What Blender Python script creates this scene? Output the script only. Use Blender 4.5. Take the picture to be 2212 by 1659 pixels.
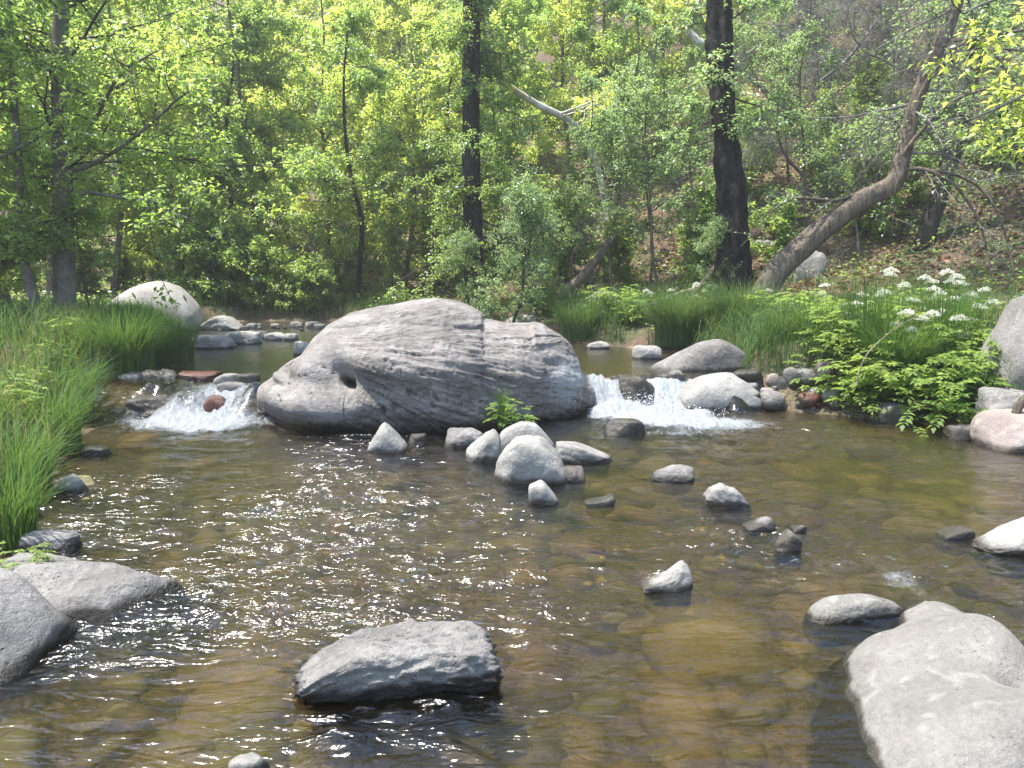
import bpy, math, random
import numpy as np
from mathutils import Vector, Matrix

sc = bpy.context.scene
for o in list(bpy.data.objects):
    bpy.data.objects.remove(o)
COL = sc.collection
R = math.radians

# ------------------------------------------------------------------ camera
F, CX, CY, HORIZON = 1671.0, 1106.0, 829.5, 584.0      # photo measured at 2212 x 1659
PITCH = math.atan((CY - HORIZON) / F)
CAMZ = 1.5
cam = bpy.data.objects.new("camera", bpy.data.cameras.new("camera"))
COL.objects.link(cam)
cam.location = (0, 0, CAMZ)
cam.rotation_euler = (R(90) - PITCH, 0, 0)
cam.data.lens = 36.0 * F / 2212.0
cam.data.sensor_width = 36.0
cam.data.clip_start = 0.05
cam.data.clip_end = 600
sc.camera = cam

# ------------------------------------------------------------------ light
SUN_EL, SUN_AZ = R(69), R(-92)            # azimuth from +Y, negative = to the left
world = bpy.data.worlds.new("World")
sc.world = world
world.use_nodes = True
wn = world.node_tree
sky = wn.nodes.new("ShaderNodeTexSky")
sky.sky_type = 'NISHITA'
sky.sun_disc = False
sky.sun_elevation = SUN_EL
sky.sun_rotation = SUN_AZ
bg = wn.nodes["Background"]
bg.inputs[1].default_value = 0.15
wn.links.new(sky.outputs[0], bg.inputs[0])
sd = bpy.data.lights.new("sun", 'SUN')
sd.energy = 4.0
sd.angle = R(0.53)
sd.color = (1.0, 0.955, 0.88)
sun = bpy.data.objects.new("sun", sd)
COL.objects.link(sun)
sdir = Vector((math.sin(SUN_AZ) * math.cos(SUN_EL), math.cos(SUN_AZ) * math.cos(SUN_EL), math.sin(SUN_EL)))
sun.rotation_euler = sdir.to_track_quat('Z', 'Y').to_euler()
sun.location = sdir * 40
vs = sc.view_settings
vs.view_transform = 'Standard'
vs.look = 'None'
vs.gamma = 1.0
vs.use_curve_mapping = False
vs.exposure = 1.64
sc.render.engine = 'CYCLES'
cy = sc.cycles
cy.use_denoising = True
cy.use_adaptive_sampling = True
cy.adaptive_threshold = 0.02
cy.max_bounces = 10
cy.diffuse_bounces = 6
cy.glossy_bounces = 3
cy.transmission_bounces = 4
cy.transparent_max_bounces = 12
cy.sample_clamp_indirect = 6.0
cy.caustics_reflective = False
cy.caustics_refractive = False

# ------------------------------------------------------------------ helpers
def ray(px, py):
    a, b = (px - CX) / F, (CY - py) / F
    return np.array([a, math.cos(PITCH) + b * math.sin(PITCH), -math.sin(PITCH) + b * math.cos(PITCH)])

def on_plane(px, py, z):
    d = ray(px, py)
    t = (z - CAMZ) / d[2]
    return np.array([d[0] * t, d[1] * t, z])

def at_depth(px, py, Y):
    d = ray(px, py)
    t = Y / d[1]
    return np.array([d[0] * t, Y, CAMZ + d[2] * t])

_rp = np.random.RandomState(7)
_perm = _rp.permutation(512)
_perm = np.concatenate([_perm, _perm, _perm])
_grad = _rp.normal(size=(512, 3))
_grad /= np.linalg.norm(_grad, axis=1)[:, None]

def pn(P, seed=0):
    P = np.asarray(P, float) + seed * 17.37
    i = np.floor(P).astype(int)
    f = P - i
    u = f * f * f * (f * (f * 6 - 15) + 10)
    i = i & 511
    out = 0
    for dx in (0, 1):
        for dy in (0, 1):
            for dz in (0, 1):
                h = _perm[_perm[_perm[(i[:, 0] + dx) & 511] + ((i[:, 1] + dy) & 511)] + ((i[:, 2] + dz) & 511)]
                g = _grad[h]
                dd = g[:, 0] * (f[:, 0] - dx) + g[:, 1] * (f[:, 1] - dy) + g[:, 2] * (f[:, 2] - dz)
                w = (u[:, 0] if dx else 1 - u[:, 0]) * (u[:, 1] if dy else 1 - u[:, 1]) * (u[:, 2] if dz else 1 - u[:, 2])
                out = out + dd * w
    return out * 1.5

def fbm(P, octaves=4, seed=0, gain=0.5):
    P = np.asarray(P, float)
    s, a = 0, 1.0
    for k in range(octaves):
        s = s + a * pn(P * 2.0 ** k, seed + k)
        a *= gain
    return s

def smooth(a, b, x):
    t = np.clip((x - a) / (b - a), 0, 1)
    return t * t * (3 - 2 * t)

def mesh(name, V, Fq, mat=None, smoothed=True):
    """Fq: (n,3|4) array or list of such arrays"""
    if not isinstance(Fq, list):
        Fq = [Fq]
    Fq = [np.asarray(f, dtype=np.int32) for f in Fq if len(f)]
    V = np.asarray(V, dtype=np.float32)
    me = bpy.data.meshes.new(name)
    me.vertices.add(len(V))
    me.vertices.foreach_set("co", V.ravel())
    loops = np.concatenate([f.ravel() for f in Fq])
    starts, off = [], 0
    for f in Fq:
        starts.append(off + np.arange(len(f)) * f.shape[1])
        off += f.size
    starts = np.concatenate(starts).astype(np.int32)
    me.loops.add(len(loops))
    me.loops.foreach_set("vertex_index", loops)
    me.polygons.add(len(starts))
    me.polygons.foreach_set("loop_start", starts)
    if smoothed:
        me.polygons.foreach_set("use_smooth", np.ones(len(starts), dtype=bool))
    me.update(calc_edges=True)
    if mat:
        me.materials.append(mat)
    return me

def put(name, me, parent=None, loc=(0, 0, 0)):
    o = bpy.data.objects.new(name, me)
    COL.objects.link(o)
    o.location = loc
    if parent:
        o.parent = parent
    return o

def tag(o, label=None, cat=None, group=None, kind=None):
    if label: o["label"] = label
    if cat: o["category"] = cat
    if group: o["group"] = group
    if kind: o["kind"] = kind
    return o

def empty(name, loc, label=None, cat=None, group=None):
    o = bpy.data.objects.new(name, None)
    COL.objects.link(o)
    o.location = loc
    o.empty_display_size = 0.1
    return tag(o, label, cat, group)

def clone(root, name, loc, rz=0.0, s=1.0, label=None, group=None, tilt=(0, 0)):
    r = root.copy()
    r.name = name
    COL.objects.link(r)
    r.location = loc
    r.rotation_euler = (tilt[0], tilt[1], rz)
    r.scale = (s, s, s) if np.isscalar(s) else s
    if label: r["label"] = label
    if group: r["group"] = group
    for ch in list(root.children):
        c = ch.copy()
        COL.objects.link(c)
        c.parent = r
        for g in list(ch.children):
            e = g.copy()
            COL.objects.link(e)
            e.parent = c
    return r

def grid_faces(nu, nv, wrap_u=False, wrap_v=False):
    iu = np.arange(nu if wrap_u else nu - 1)
    iv = np.arange(nv if wrap_v else nv - 1)
    a, b = np.meshgrid(iu, iv, indexing='ij')
    a, b = a.ravel(), b.ravel()
    a2, b2 = (a + 1) % nu, (b + 1) % nv
    return np.stack([a * nv + b, a2 * nv + b, a2 * nv + b2, a * nv + b2], 1)

def tubes(P, Rr, n):
    """P (M,K,3), Rr (M,K) -> verts, quads"""
    M, K, _ = P.shape
    T = np.gradient(P, axis=1)
    T /= np.linalg.norm(T, axis=2)[:, :, None] + 1e-9
    ref = np.where(np.abs(T[:, :1, 2:3]) > 0.8, np.array([[[1.0, 0.15, 0]]]), np.array([[[0, 0, 1.0]]]))
    A = np.cross(T, np.broadcast_to(ref, T.shape))
    A /= np.linalg.norm(A, axis=2)[:, :, None] + 1e-9
    B = np.cross(T, A)
    th = np.arange(n) / n * 2 * np.pi
    V = P[:, :, None, :] + Rr[:, :, None, None] * (np.cos(th)[None, None, :, None] * A[:, :, None, :] + np.sin(th)[None, None, :, None] * B[:, :, None, :])
    base = grid_faces(K, n, wrap_v=True)
    Fq = (base[None] + (np.arange(M) * K * n)[:, None, None]).reshape(-1, 4)
    return V.reshape(-1, 3), Fq

def join(parts):
    Vs, Fs, off = [], [], 0
    for V, Fq in parts:
        Vs.append(V)
        Fs.append(np.asarray(Fq) + off)
        off += len(V)
    return np.concatenate(Vs), Fs

def resample(pts, rad, n):
    pts = np.asarray(pts, float)
    rad = np.asarray(rad, float)
    # Catmull-Rom through the points
    P = np.vstack([2 * pts[0] - pts[1], pts, 2 * pts[-1] - pts[-2]])
    out, ro = [], []
    for q in np.linspace(0, len(pts) - 1, n):
        i = min(int(q), len(pts) - 2)
        t = q - i
        p0, p1, p2, p3 = P[i], P[i + 1], P[i + 2], P[i + 3]
        out.append(0.5 * (2 * p1 + (p2 - p0) * t + (2 * p0 - 5 * p1 + 4 * p2 - p3) * t * t + (3 * p1 - p0 - 3 * p2 + p3) * t ** 3))
        ro.append(rad[i] * (1 - t) + rad[i + 1] * t)
    return np.array(out), np.array(ro)

# ------------------------------------------------------------------ materials
class NT:
    def __init__(self, name):
        self.m = bpy.data.materials.new(name)
        self.m.use_nodes = True
        self.t = self.m.node_tree
        self.t.nodes.clear()
        self.out = self.t.nodes.new("ShaderNodeOutputMaterial")
    def n(self, kind, **kw):
        nd = self.t.nodes.new("ShaderNode" + kind)
        for k, v in kw.items():
            if k.startswith("i_"):
                key = k[2:]
                key = int(key) if key.isdigit() else key.replace("_", " ")
                self.set(nd.inputs[key], v)
            else:
                setattr(nd, k, v)
        return nd
    def set(self, sock, v):
        if hasattr(v, "links") and hasattr(v, "is_output"):
            self.t.links.new(v, sock)
        else:
            if isinstance(v, (tuple, list)) and len(v) == 3 and sock.type == 'RGBA':
                v = (*v, 1)
            sock.default_value = v
    def noise(self, vec, scale, detail=4, rough=0.55, dist=0.0):
        return self.n("TexNoise", i_Vector=vec, i_Scale=scale, i_Detail=detail, i_Roughness=rough, i_Distortion=dist).outputs[0]
    def ramp(self, fac, stops, interp='LINEAR'):
        r = self.n("ValToRGB", i_Fac=fac)
        r.color_ramp.interpolation = interp
        while len(r.color_ramp.elements) < len(stops):
            r.color_ramp.elements.new(0.5)
        for e, (p, c) in zip(r.color_ramp.elements, stops):
            e.position = p
            e.color = (*c, 1) if len(c) == 3 else c
        return r.outputs[0]
    def math(self, op, a, b=0.0, c=None, clamp=False):
        nd = self.n("Math", operation=op, use_clamp=clamp)
        self.set(nd.inputs[0], a)
        self.set(nd.inputs[1], b)
        if c is not None: self.set(nd.inputs[2], c)
        return nd.outputs[0]
    def mapr(self, v, a, b, c=0.0, d=1.0):
        return self.n("MapRange", interpolation_type='SMOOTHSTEP', i_Value=v, i_1=a, i_2=b, i_3=c, i_4=d).outputs[0]
    def mix(self, fac, a, b, blend='MIX'):
        nd = self.n("MixRGB", blend_type=blend)
        self.set(nd.inputs[0], fac); self.set(nd.inputs[1], a); self.set(nd.inputs[2], b)
        return nd.outputs[0]
    def shmix(self, fac, a, b):
        nd = self.n("MixShader")
        self.set(nd.inputs[0], fac)
        self.t.links.new(a, nd.inputs[1]); self.t.links.new(b, nd.inputs[2])
        return nd.outputs[0]
    def scaled(self, vec, s):
        return self.n("VectorMath", operation='MULTIPLY', i_0=vec, i_1=s).outputs[0]
    def bump(self, h, strength, dist, normal=None):
        b = self.n("Bump", i_Strength=strength, i_Distance=dist, i_Height=h)
        if normal is not None: self.t.links.new(normal, b.inputs["Normal"])
        return b.outputs[0]
    def done(self, sh):
        self.t.links.new(sh, self.out.inputs[0])
        return self.m

def rock_material(name, dark, mid, light, wet_z=0.05, wet_h=0.05, pits=0.5, grain=1.0, streak=0.0, tint=None, wet=0.22, bedded=False, relief=1.0):
    m = NT(name)
    geo = m.n("NewGeometry")
    pos = geo.outputs["Position"]
    inf = m.n("ObjectInfo")
    off = m.n("VectorMath", operation='ADD', i_0=pos, i_1=m.scaled(inf.outputs["Location"], (0.37, 0.37, 0.37))).outputs[0]
    big = m.noise(off, 2.6 * grain, 5, 0.6, 0.3)
    fine = m.noise(off, 26 * grain, 6, 0.7)
    speck = m.noise(off, 130 * grain, 2, 0.6)
    col = m.ramp(big, [(0.3, dark), (0.5, mid), (0.72, light)])
    col = m.mix(0.55, col, m.ramp(fine, [(0.25, (0.30, 0.29, 0.28)), (0.5, (0.5, 0.5, 0.5)), (0.75, (0.66, 0.65, 0.63))]), 'OVERLAY')
    col = m.mix(0.30, col, m.ramp(speck, [(0.35, (0.3, 0.3, 0.3)), (0.65, (0.7, 0.7, 0.7))]), 'OVERLAY')
    if streak > 0:
        st = m.noise(m.scaled(off, (5, 5, 32)), 1.0, 5, 0.65, 0.4)
        col = m.mix(streak, col, m.ramp(st, [(0.35, (0.28, 0.27, 0.26)), (0.62, (0.68, 0.68, 0.67))]), 'OVERLAY')
    # brown and pale lichen / mineral stains
    lich = m.mapr(m.noise(off, 6.5 * grain, 4, 0.6, 0.6), 0.56, 0.68)
    col = m.mix(m.math('MULTIPLY', lich, 0.35), col, tint or (0.36, 0.35, 0.31))
    # pits
    vor = m.n("TexVoronoi", i_Vector=off, i_Scale=34 * grain, i_Randomness=1.0)
    pit = m.mapr(vor.outputs["Distance"], 0.0, 0.30)
    pmask = m.mapr(m.noise(off, 4.0 * grain, 3), 0.48, 0.62)
    pit = m.math('MAXIMUM', pit, m.math('SUBTRACT', 1.0, m.math('MULTIPLY', pmask, pits)))
    col = m.mix(1.0, col, m.ramp(pit, [(0.0, (0.45, 0.44, 0.43)), (0.9, (1, 1, 1))]), 'MULTIPLY')
    if bedded:
        bv = m.n("Attribute", attribute_name="bedding").outputs["Vector"]
        bm_ = m.n("Attribute", attribute_name="bedmask").outputs["Fac"]
        pale_f = m.n("Attribute", attribute_name="paleness").outputs["Fac"]
        bl = m.noise(bv, 1.0, 5, 0.7, 0.4)
        groove = m.math('SUBTRACT', 1.0, m.math('MULTIPLY', m.mapr(bl, 0.42, 0.33), bm_))
        col = m.mix(1.0, col, m.ramp(groove, [(0.0, (0.62, 0.60, 0.58)), (1.0, (1, 1, 1))]), 'MULTIPLY')
        sn_ = m.mapr(m.math('ADD', pale_f, m.math('MULTIPLY', m.math('SUBTRACT', m.noise(m.scaled(off, (14, 14, 5)), 1.0, 5, 0.65), 0.5), 1.3)), 0.35, 0.8, 0, 0.6)
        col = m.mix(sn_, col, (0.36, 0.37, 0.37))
    # wet band above the waterline
    z = m.n("SeparateXYZ", i_0=pos).outputs[2]
    zz = m.math('ADD', z, m.math('MULTIPLY', m.math('SUBTRACT', m.noise(pos, 9, 3), 0.5), wet_h * 1.6))
    wetf = m.mapr(zz, wet_z, wet_z + wet_h, 1.0, 0.0)
    col = m.mix(m.math('MULTIPLY', wetf, 1.0), col, m.mix(1.0, col, (wet, wet * 0.93, wet * 0.8), 'MULTIPLY'))
    h = m.math('ADD', m.math('MULTIPLY', fine, 0.6), m.math('MULTIPLY', speck, 0.12))
    h = m.math('ADD', h, m.math('MULTIPLY', pit, 0.30))
    if streak > 0:
        h = m.math('ADD', h, m.math('MULTIPLY', st, 0.5 * streak))
    h = m.math('ADD', h, m.math('MULTIPLY', m.noise(off, 9 * grain, 4, 0.6, 0.5), 0.7))
    if bedded:
        h = m.math('ADD', h, m.math('ADD', m.math('MULTIPLY', groove, 0.5), m.math('MULTIPLY', m.math('MULTIPLY', bl, bm_), 0.35)))
    nrm = m.bump(h, 0.9, 0.03 * relief / grain)
    rough = m.mapr(wetf, 0.0, 1.0, 0.88, 0.28)
    b = m.n("BsdfPrincipled", i_Base_Color=col, i_Roughness=rough, i_Normal=nrm)
    b.inputs["Specular IOR Level"].default_value = 0.35
    return m.done(b.outputs[0])

def leaf_material(name, cols, trans, tfac=0.5, gloss=0.08, scale=0.6):
    """cols: three leaf greens, trans: colour of light passing through"""
    m = NT(name)
    geo = m.n("NewGeometry")
    rnd = geo.outputs["Random Per Island"]
    big = m.noise(geo.outputs["Position"], scale, 3)
    f = m.math('ADD', m.math('MULTIPLY', rnd, 0.55), m.math('MULTIPLY', m.mapr(big, 0.3, 0.7), 0.45))
    c = m.ramp(f, [(0.05, cols[0]), (0.5, cols[1]), (0.95, cols[2])])
    t = m.mix(1.0, m.ramp(f, [(0.0, (0.72, 0.80, 0.8)), (1.0, (1.25, 1.1, 0.9))]), trans, 'MULTIPLY')
    d = m.n("BsdfDiffuse", i_Color=c).outputs[0]
    tr = m.n("BsdfTranslucent", i_Color=t).outputs[0]
    s = m.shmix(tfac, d, tr)
    g = m.n("BsdfGlossy", i_Color=(1, 1, 1), i_Roughness=0.5).outputs[0]
    fr = m.n("Fresnel", i_IOR=1.4).outputs[0]
    s = m.shmix(m.math('MULTIPLY', m.math('MINIMUM', fr, 0.35), gloss * 3), s, g)
    return m.done(s)

def bark_material(name, dark, light, vscale=(9, 9, 1.6), bumpd=0.03, moss=None):
    m = NT(name)
    tc = m.n("TexCoord").outputs["Object"]
    v = m.scaled(tc, vscale)
    n1 = m.noise(v, 1.3, 6, 0.65, 0.5)
    n2 = m.noise(tc, 22, 4, 0.6)
    blot = m.noise(tc, 1.7, 4, 0.6)
    c = m.ramp(n1, [(0.32, dark), (0.68, light)])
    c = m.mix(0.4, c, m.ramp(n2, [(0.3, (0.3, 0.3, 0.3)), (0.7, (0.68, 0.68, 0.68))]), 'OVERLAY')
    c = m.mix(0.5, c, m.ramp(blot, [(0.35, (0.34, 0.34, 0.34)), (0.65, (0.64, 0.64, 0.62))]), 'OVERLAY')
    if moss:
        c = m.mix(m.mapr(m.noise(tc, 3.1, 4), 0.52, 0.66, 0, 0.6), c, moss)
    h = m.math('ADD', n1, m.math('MULTIPLY', n2, 0.25))
    b = m.n("BsdfPrincipled", i_Base_Color=c, i_Roughness=0.9, i_Normal=m.bump(h, 1.0, bumpd))
    b.inputs["Specular IOR Level"].default_value = 0.08
    return m.done(b.outputs[0])

M = {}
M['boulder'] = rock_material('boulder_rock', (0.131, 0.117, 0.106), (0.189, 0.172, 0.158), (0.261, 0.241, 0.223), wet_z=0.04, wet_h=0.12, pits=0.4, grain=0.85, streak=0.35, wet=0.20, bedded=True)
M['grey'] = rock_material('grey_rock', (0.129, 0.120, 0.110), (0.189, 0.178, 0.166), (0.258, 0.244, 0.228), wet_z=0.03, wet_h=0.05, pits=0.9)
M['pale'] = rock_material('pale_rock', (0.197, 0.186, 0.168), (0.265, 0.252, 0.228), (0.328, 0.313, 0.286), wet_z=0.022, wet_h=0.04, pits=0.35, grain=1.2)
M['pale_near'] = rock_material('pale_speckled_rock', (0.148, 0.139, 0.121), (0.190, 0.179, 0.158), (0.232, 0.219, 0.195), wet_z=0.012, wet_h=0.022, pits=0.5, grain=1.6, relief=1.2)
M['pale_up'] = rock_material('pale_pool_rock', (0.202, 0.189, 0.170), (0.276, 0.259, 0.236), (0.340, 0.324, 0.299), wet_z=0.335, wet_h=0.03, pits=0.3)
M['grey_up'] = rock_material('grey_pool_rock', (0.120, 0.110, 0.098), (0.179, 0.167, 0.152), (0.248, 0.235, 0.216), wet_z=0.335, wet_h=0.06, pits=0.7)
M['craggy'] = rock_material('craggy_rock', (0.138, 0.129, 0.116), (0.212, 0.200, 0.184), (0.304, 0.290, 0.267), wet_z=0.035, wet_h=0.03, pits=1.0, grain=1.1, relief=2.0, wet=0.10)
M['wet'] = rock_material('wet_dark_rock', (0.035, 0.034, 0.033), (0.06, 0.058, 0.054), (0.10, 0.097, 0.09), wet_z=3.0, wet_h=0.05, pits=0.4, wet=0.8)
M['wetmid'] = rock_material('wet_grey_rock', (0.10, 0.095, 0.085), (0.16, 0.15, 0.135), (0.24, 0.23, 0.21), wet_z=0.06, wet_h=0.12, pits=0.3, wet=0.35)
M['redbrown'] = rock_material('red_brown_stone', (0.06, 0.022, 0.016), (0.10, 0.038, 0.028), (0.14, 0.06, 0.045), wet_z=3.0, wet_h=0.05, pits=0.2, wet=0.8)
M['orange'] = rock_material('orange_stone', (0.26, 0.12, 0.05), (0.36, 0.18, 0.08), (0.42, 0.24, 0.13), wet_z=0.0, wet_h=0.02, pits=0.2)
M['pink'] = rock_material('pink_rock', (0.180, 0.149, 0.133), (0.234, 0.196, 0.176), (0.288, 0.248, 0.225), wet_z=0.02, wet_h=0.05, pits=0.8, tint=(0.42, 0.38, 0.33))
M['hillrock'] = rock_material('hillside_rock', (0.17, 0.155, 0.14), (0.24, 0.225, 0.205), (0.33, 0.315, 0.29), wet_z=-5, wet_h=0.01, pits=0.5, grain=0.6)

M['alder'] = leaf_material('alder_leaves', [(0.08, 0.145, 0.034), (0.125, 0.20, 0.048), (0.185, 0.255, 0.068)], (0.54, 0.76, 0.15), 0.58)
M['alder_lime'] = leaf_material('lime_alder_leaves', [(0.115, 0.185, 0.035), (0.175, 0.25, 0.05), (0.25, 0.30, 0.065)], (0.72, 0.86, 0.17), 0.6)
M['willow'] = leaf_material('willow_leaves', [(0.09, 0.155, 0.06), (0.14, 0.215, 0.085), (0.20, 0.265, 0.115)], (0.44, 0.66, 0.22), 0.48)
M['dark_leaf'] = leaf_material('dark_leaves', [(0.075, 0.135, 0.034), (0.11, 0.18, 0.046), (0.155, 0.22, 0.068)], (0.50, 0.72, 0.15), 0.55)
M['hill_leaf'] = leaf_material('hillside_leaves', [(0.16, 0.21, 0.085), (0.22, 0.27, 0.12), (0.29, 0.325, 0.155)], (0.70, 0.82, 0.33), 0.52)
M['grass'] = leaf_material('grass_blades', [(0.04, 0.095, 0.022), (0.068, 0.135, 0.03), (0.12, 0.175, 0.05)], (0.18, 0.32, 0.06), 0.35, 0.05, 1.6)
M['sedge'] = leaf_material('sedge_blades', [(0.04, 0.085, 0.024), (0.066, 0.122, 0.034), (0.11, 0.158, 0.055)], (0.17, 0.28, 0.065), 0.33, 0.06, 1.6)
M['herb'] = leaf_material('herb_leaves', [(0.10, 0.17, 0.04), (0.15, 0.225, 0.055), (0.21, 0.265, 0.08)], (0.42, 0.60, 0.12), 0.45, 0.015)
M['straw'] = leaf_material('dry_grass', [(0.24, 0.19, 0.09), (0.33, 0.27, 0.13), (0.40, 0.35, 0.19)], (0.4, 0.33, 0.15), 0.35)
M['litter'] = leaf_material('leaf_litter', [(0.10, 0.055, 0.03), (0.19, 0.11, 0.065), (0.30, 0.19, 0.12)], (0.25, 0.12, 0.05), 0.2, 0.04)
M['flower'] = leaf_material('white_florets', [(0.66, 0.68, 0.56), (0.76, 0.77, 0.68), (0.82, 0.82, 0.76)], (0.8, 0.82, 0.7), 0.35, 0.03)
M['stem'] = leaf_material('green_stems', [(0.07, 0.12, 0.03), (0.10, 0.15, 0.04), (0.13, 0.17, 0.05)], (0.2, 0.3, 0.08), 0.2)
M['yellow_leaf'] = leaf_material('yellow_leaves', [(0.42, 0.30, 0.03), (0.55, 0.40, 0.05), (0.6, 0.48, 0.10)], (0.5, 0.4, 0.05), 0.3)
M['bark_alder'] = bark_material('alder_bark', (0.075, 0.068, 0.06), (0.19, 0.18, 0.165), (4, 4, 3.2), 0.012)
M['bark_black'] = bark_material('blackened_bark', (0.006, 0.0055, 0.005), (0.050, 0.044, 0.039), (6, 6, 1.9), 0.12)
M['bark_dark'] = bark_material('dark_bark', (0.022, 0.019, 0.016), (0.075, 0.065, 0.055), (9, 9, 1.6), 0.03)
M['bark_brown'] = bark_material('ridged_brown_bark', (0.055, 0.043, 0.033), (0.20, 0.165, 0.13), (16, 16, 2.6), 0.035)
M['bark_white'] = bark_material('white_sycamore_bark', (0.34, 0.32, 0.28), (0.60, 0.58, 0.54), (3, 3, 1.5), 0.006)
M['twig'] = bark_material('grey_twigs', (0.10, 0.092, 0.082), (0.24, 0.225, 0.205), (3, 3, 3), 0.004)
M['twig_dark'] = bark_material('dark_twigs', (0.03, 0.026, 0.022), (0.085, 0.075, 0.062), (3, 3, 3), 0.004)
M['deadwood'] = bark_material('dead_wood', (0.13, 0.10, 0.075), (0.33, 0.28, 0.22), (12, 12, 2), 0.02)

def ground_material():
    m = NT('bank_soil')
    pos = m.n("NewGeometry").outputs["Position"]
    a = m.noise(pos, 0.9, 5, 0.6)
    b = m.noise(pos, 14, 6, 0.7)
    c = m.ramp(b, [(0.3, (0.05, 0.034, 0.022)), (0.5, (0.12, 0.075, 0.048)), (0.72, (0.22, 0.145, 0.095))])
    c = m.mix(m.mapr(a, 0.42, 0.62), c, m.ramp(b, [(0.3, (0.035, 0.05, 0.016)), (0.7, (0.11, 0.115, 0.05))]))
    bs = m.n("BsdfPrincipled", i_Base_Color=c, i_Roughness=0.95, i_Normal=m.bump(b, 1.0, 0.06))
    return m.done(bs.outputs[0])
def bed_material():
    m = NT('stream_bed_gravel')
    pos = m.n("NewGeometry").outputs["Position"]
    v = m.n("TexVoronoi", i_Vector=pos, i_Scale=9.0)
    v2 = m.n("TexVoronoi", i_Vector=pos, i_Scale=30.0)
    a = m.noise(pos, 0.7, 4, 0.6)
    c = m.ramp(v2.outputs["Color"], [(0.1, (0.07, 0.048, 0.023)), (0.5, (0.16, 0.105, 0.05)), (0.9, (0.30, 0.20, 0.10))])
    c = m.mix(m.mapr(a, 0.42, 0.58, 0, 0.95), c, m.mix(0.75, c, (0.045, 0.047, 0.017)))
    c = m.mix(m.mapr(v.outputs["Distance"], 0.25, 0.5, 0, 0.6), c, (0.055, 0.042, 0.024))
    bs = m.n("BsdfPrincipled", i_Base_Color=c, i_Roughness=0.8, i_Normal=m.bump(m.math('SUBTRACT', 1.0, v2.outputs["Distance"]), 1.0, 0.02))
    return m.done(bs.outputs[0])
def cobble_material():
    m = NT('algae_cobble')
    pos = m.n("NewGeometry").outputs["Position"]
    rnd = m.n("ObjectInfo").outputs["Random"]
    c = m.ramp(rnd, [(0.0, (0.09, 0.08, 0.036)), (0.25, (0.20, 0.145, 0.07)), (0.45, (0.13, 0.12, 0.05)), (0.62, (0.27, 0.19, 0.11)), (0.78, (0.24, 0.21, 0.075)), (0.9, (0.19, 0.095, 0.06)), (1.0, (0.29, 0.25, 0.18))])
    c = m.mix(0.6, c, m.ramp(m.noise(pos, 18, 5, 0.7), [(0.3, (0.28, 0.28, 0.26)), (0.7, (0.7, 0.7, 0.64))]), 'OVERLAY')
    c = m.mix(m.mapr(m.noise(pos, 5, 4), 0.45, 0.65, 0, 0.5), c, (0.10, 0.092, 0.04))
    bs = m.n("BsdfPrincipled", i_Base_Color=c, i_Roughness=0.7, i_Normal=m.bump(m.noise(pos, 30, 4), 0.6, 0.01))
    return m.done(bs.outputs[0])
def water_material():
    m = NT('stream_water')
    pos = m.n("NewGeometry").outputs["Position"]
    foam_a = m.n("Attribute", attribute_name="foam").outputs["Fac"]
    rip = m.n("Attribute", attribute_name="ripple").outputs["Fac"]
    w1 = m.noise(m.scaled(pos, (3.6, 9.5, 5)), 1.0, 3, 0.5, 1.5)
    w2 = m.noise(m.scaled(pos, (7, 19, 10)), 1.0, 2, 0.45, 1.6)
    w3 = m.noise(m.scaled(pos, (34, 56, 30)), 1.0, 2, 0.5, 0.6)
    h = m.math('ADD', m.math('MULTIPLY', w1, 1.0), m.math('MULTIPLY', w2, 0.28))
    h = m.math('ADD', h, m.math('MULTIPLY', w3, 0.035))
    h = m.math('MULTIPLY', h, rip)
    nrm = m.bump(h, 1.0, 0.050)
    fr = m.n("Fresnel", i_IOR=1.5, i_Normal=nrm).outputs[0]
    tr = m.n("BsdfTransparent", i_Color=(0.79, 0.745, 0.56)).outputs[0]
    rf = m.n("BsdfRefraction", i_Color=(0.79, 0.745, 0.56), i_Roughness=0.02, i_IOR=1.333, i_Normal=nrm).outputs[0]
    tr = m.shmix(0.5, tr, rf)
    gl = m.n("BsdfGlossy", i_Color=(1, 1, 1), i_Roughness=0.17, i_Normal=nrm).outputs[0]
    wat = m.shmix(fr, tr, gl)
    # foam: broken white froth where the water tumbles
    fn = m.noise(m.scaled(pos, (17, 8, 6)), 1.0, 6, 0.75, 0.9)
    fn2 = m.noise(pos, 60, 3, 0.6)
    fv = m.math('ADD', m.math('MULTIPLY', fn, 0.8), m.math('MULTIPLY', fn2, 0.2))
    ff = m.math('SUBTRACT', foam_a, fv)
    fac = m.mapr(ff, -0.06, 0.40, 0.0, 0.9)
    fb = m.n("BsdfPrincipled", i_Base_Color=(0.54, 0.57, 0.59), i_Roughness=0.3, i_Normal=m.bump(m.math('ADD', fn, m.math('MULTIPLY', fn2, 0.2)), 1.0, 0.10)).outputs[0]
    return m.done(m.shmix(fac, wat, fb))
M['ground'] = ground_material()
M['bed'] = bed_material()
M['cobble'] = cobble_material()
M['water'] = water_material()

# ------------------------------------------------------------------ terrain
POOL = 0.32
_ly = np.array([-14, 1.0, 2.9, 3.94, 5.93, 7.9, 8.6, 12.7, 15.5, 17.2, 18.6])
_lx = np.array([-2.6, -2.25, -2.4, -2.8, -3.5, -4.5, -4.35, -5.5, -6.6, -6.9, -6.0])
_ry = np.array([-14, 1.0, 6.2, 7.0, 7.8, 8.3, 8.7, 9.2, 10.0, 11.0, 12.3, 13.2, 14.5, 16.0, 18.6])
_rx = np.array([4.8, 4.7, 4.6, 4.45, 3.9, 3.5, 2.75, 2.6, 2.7, 2.45, 1.5, 0.6, -0.6, -2.6, -4.4])

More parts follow.
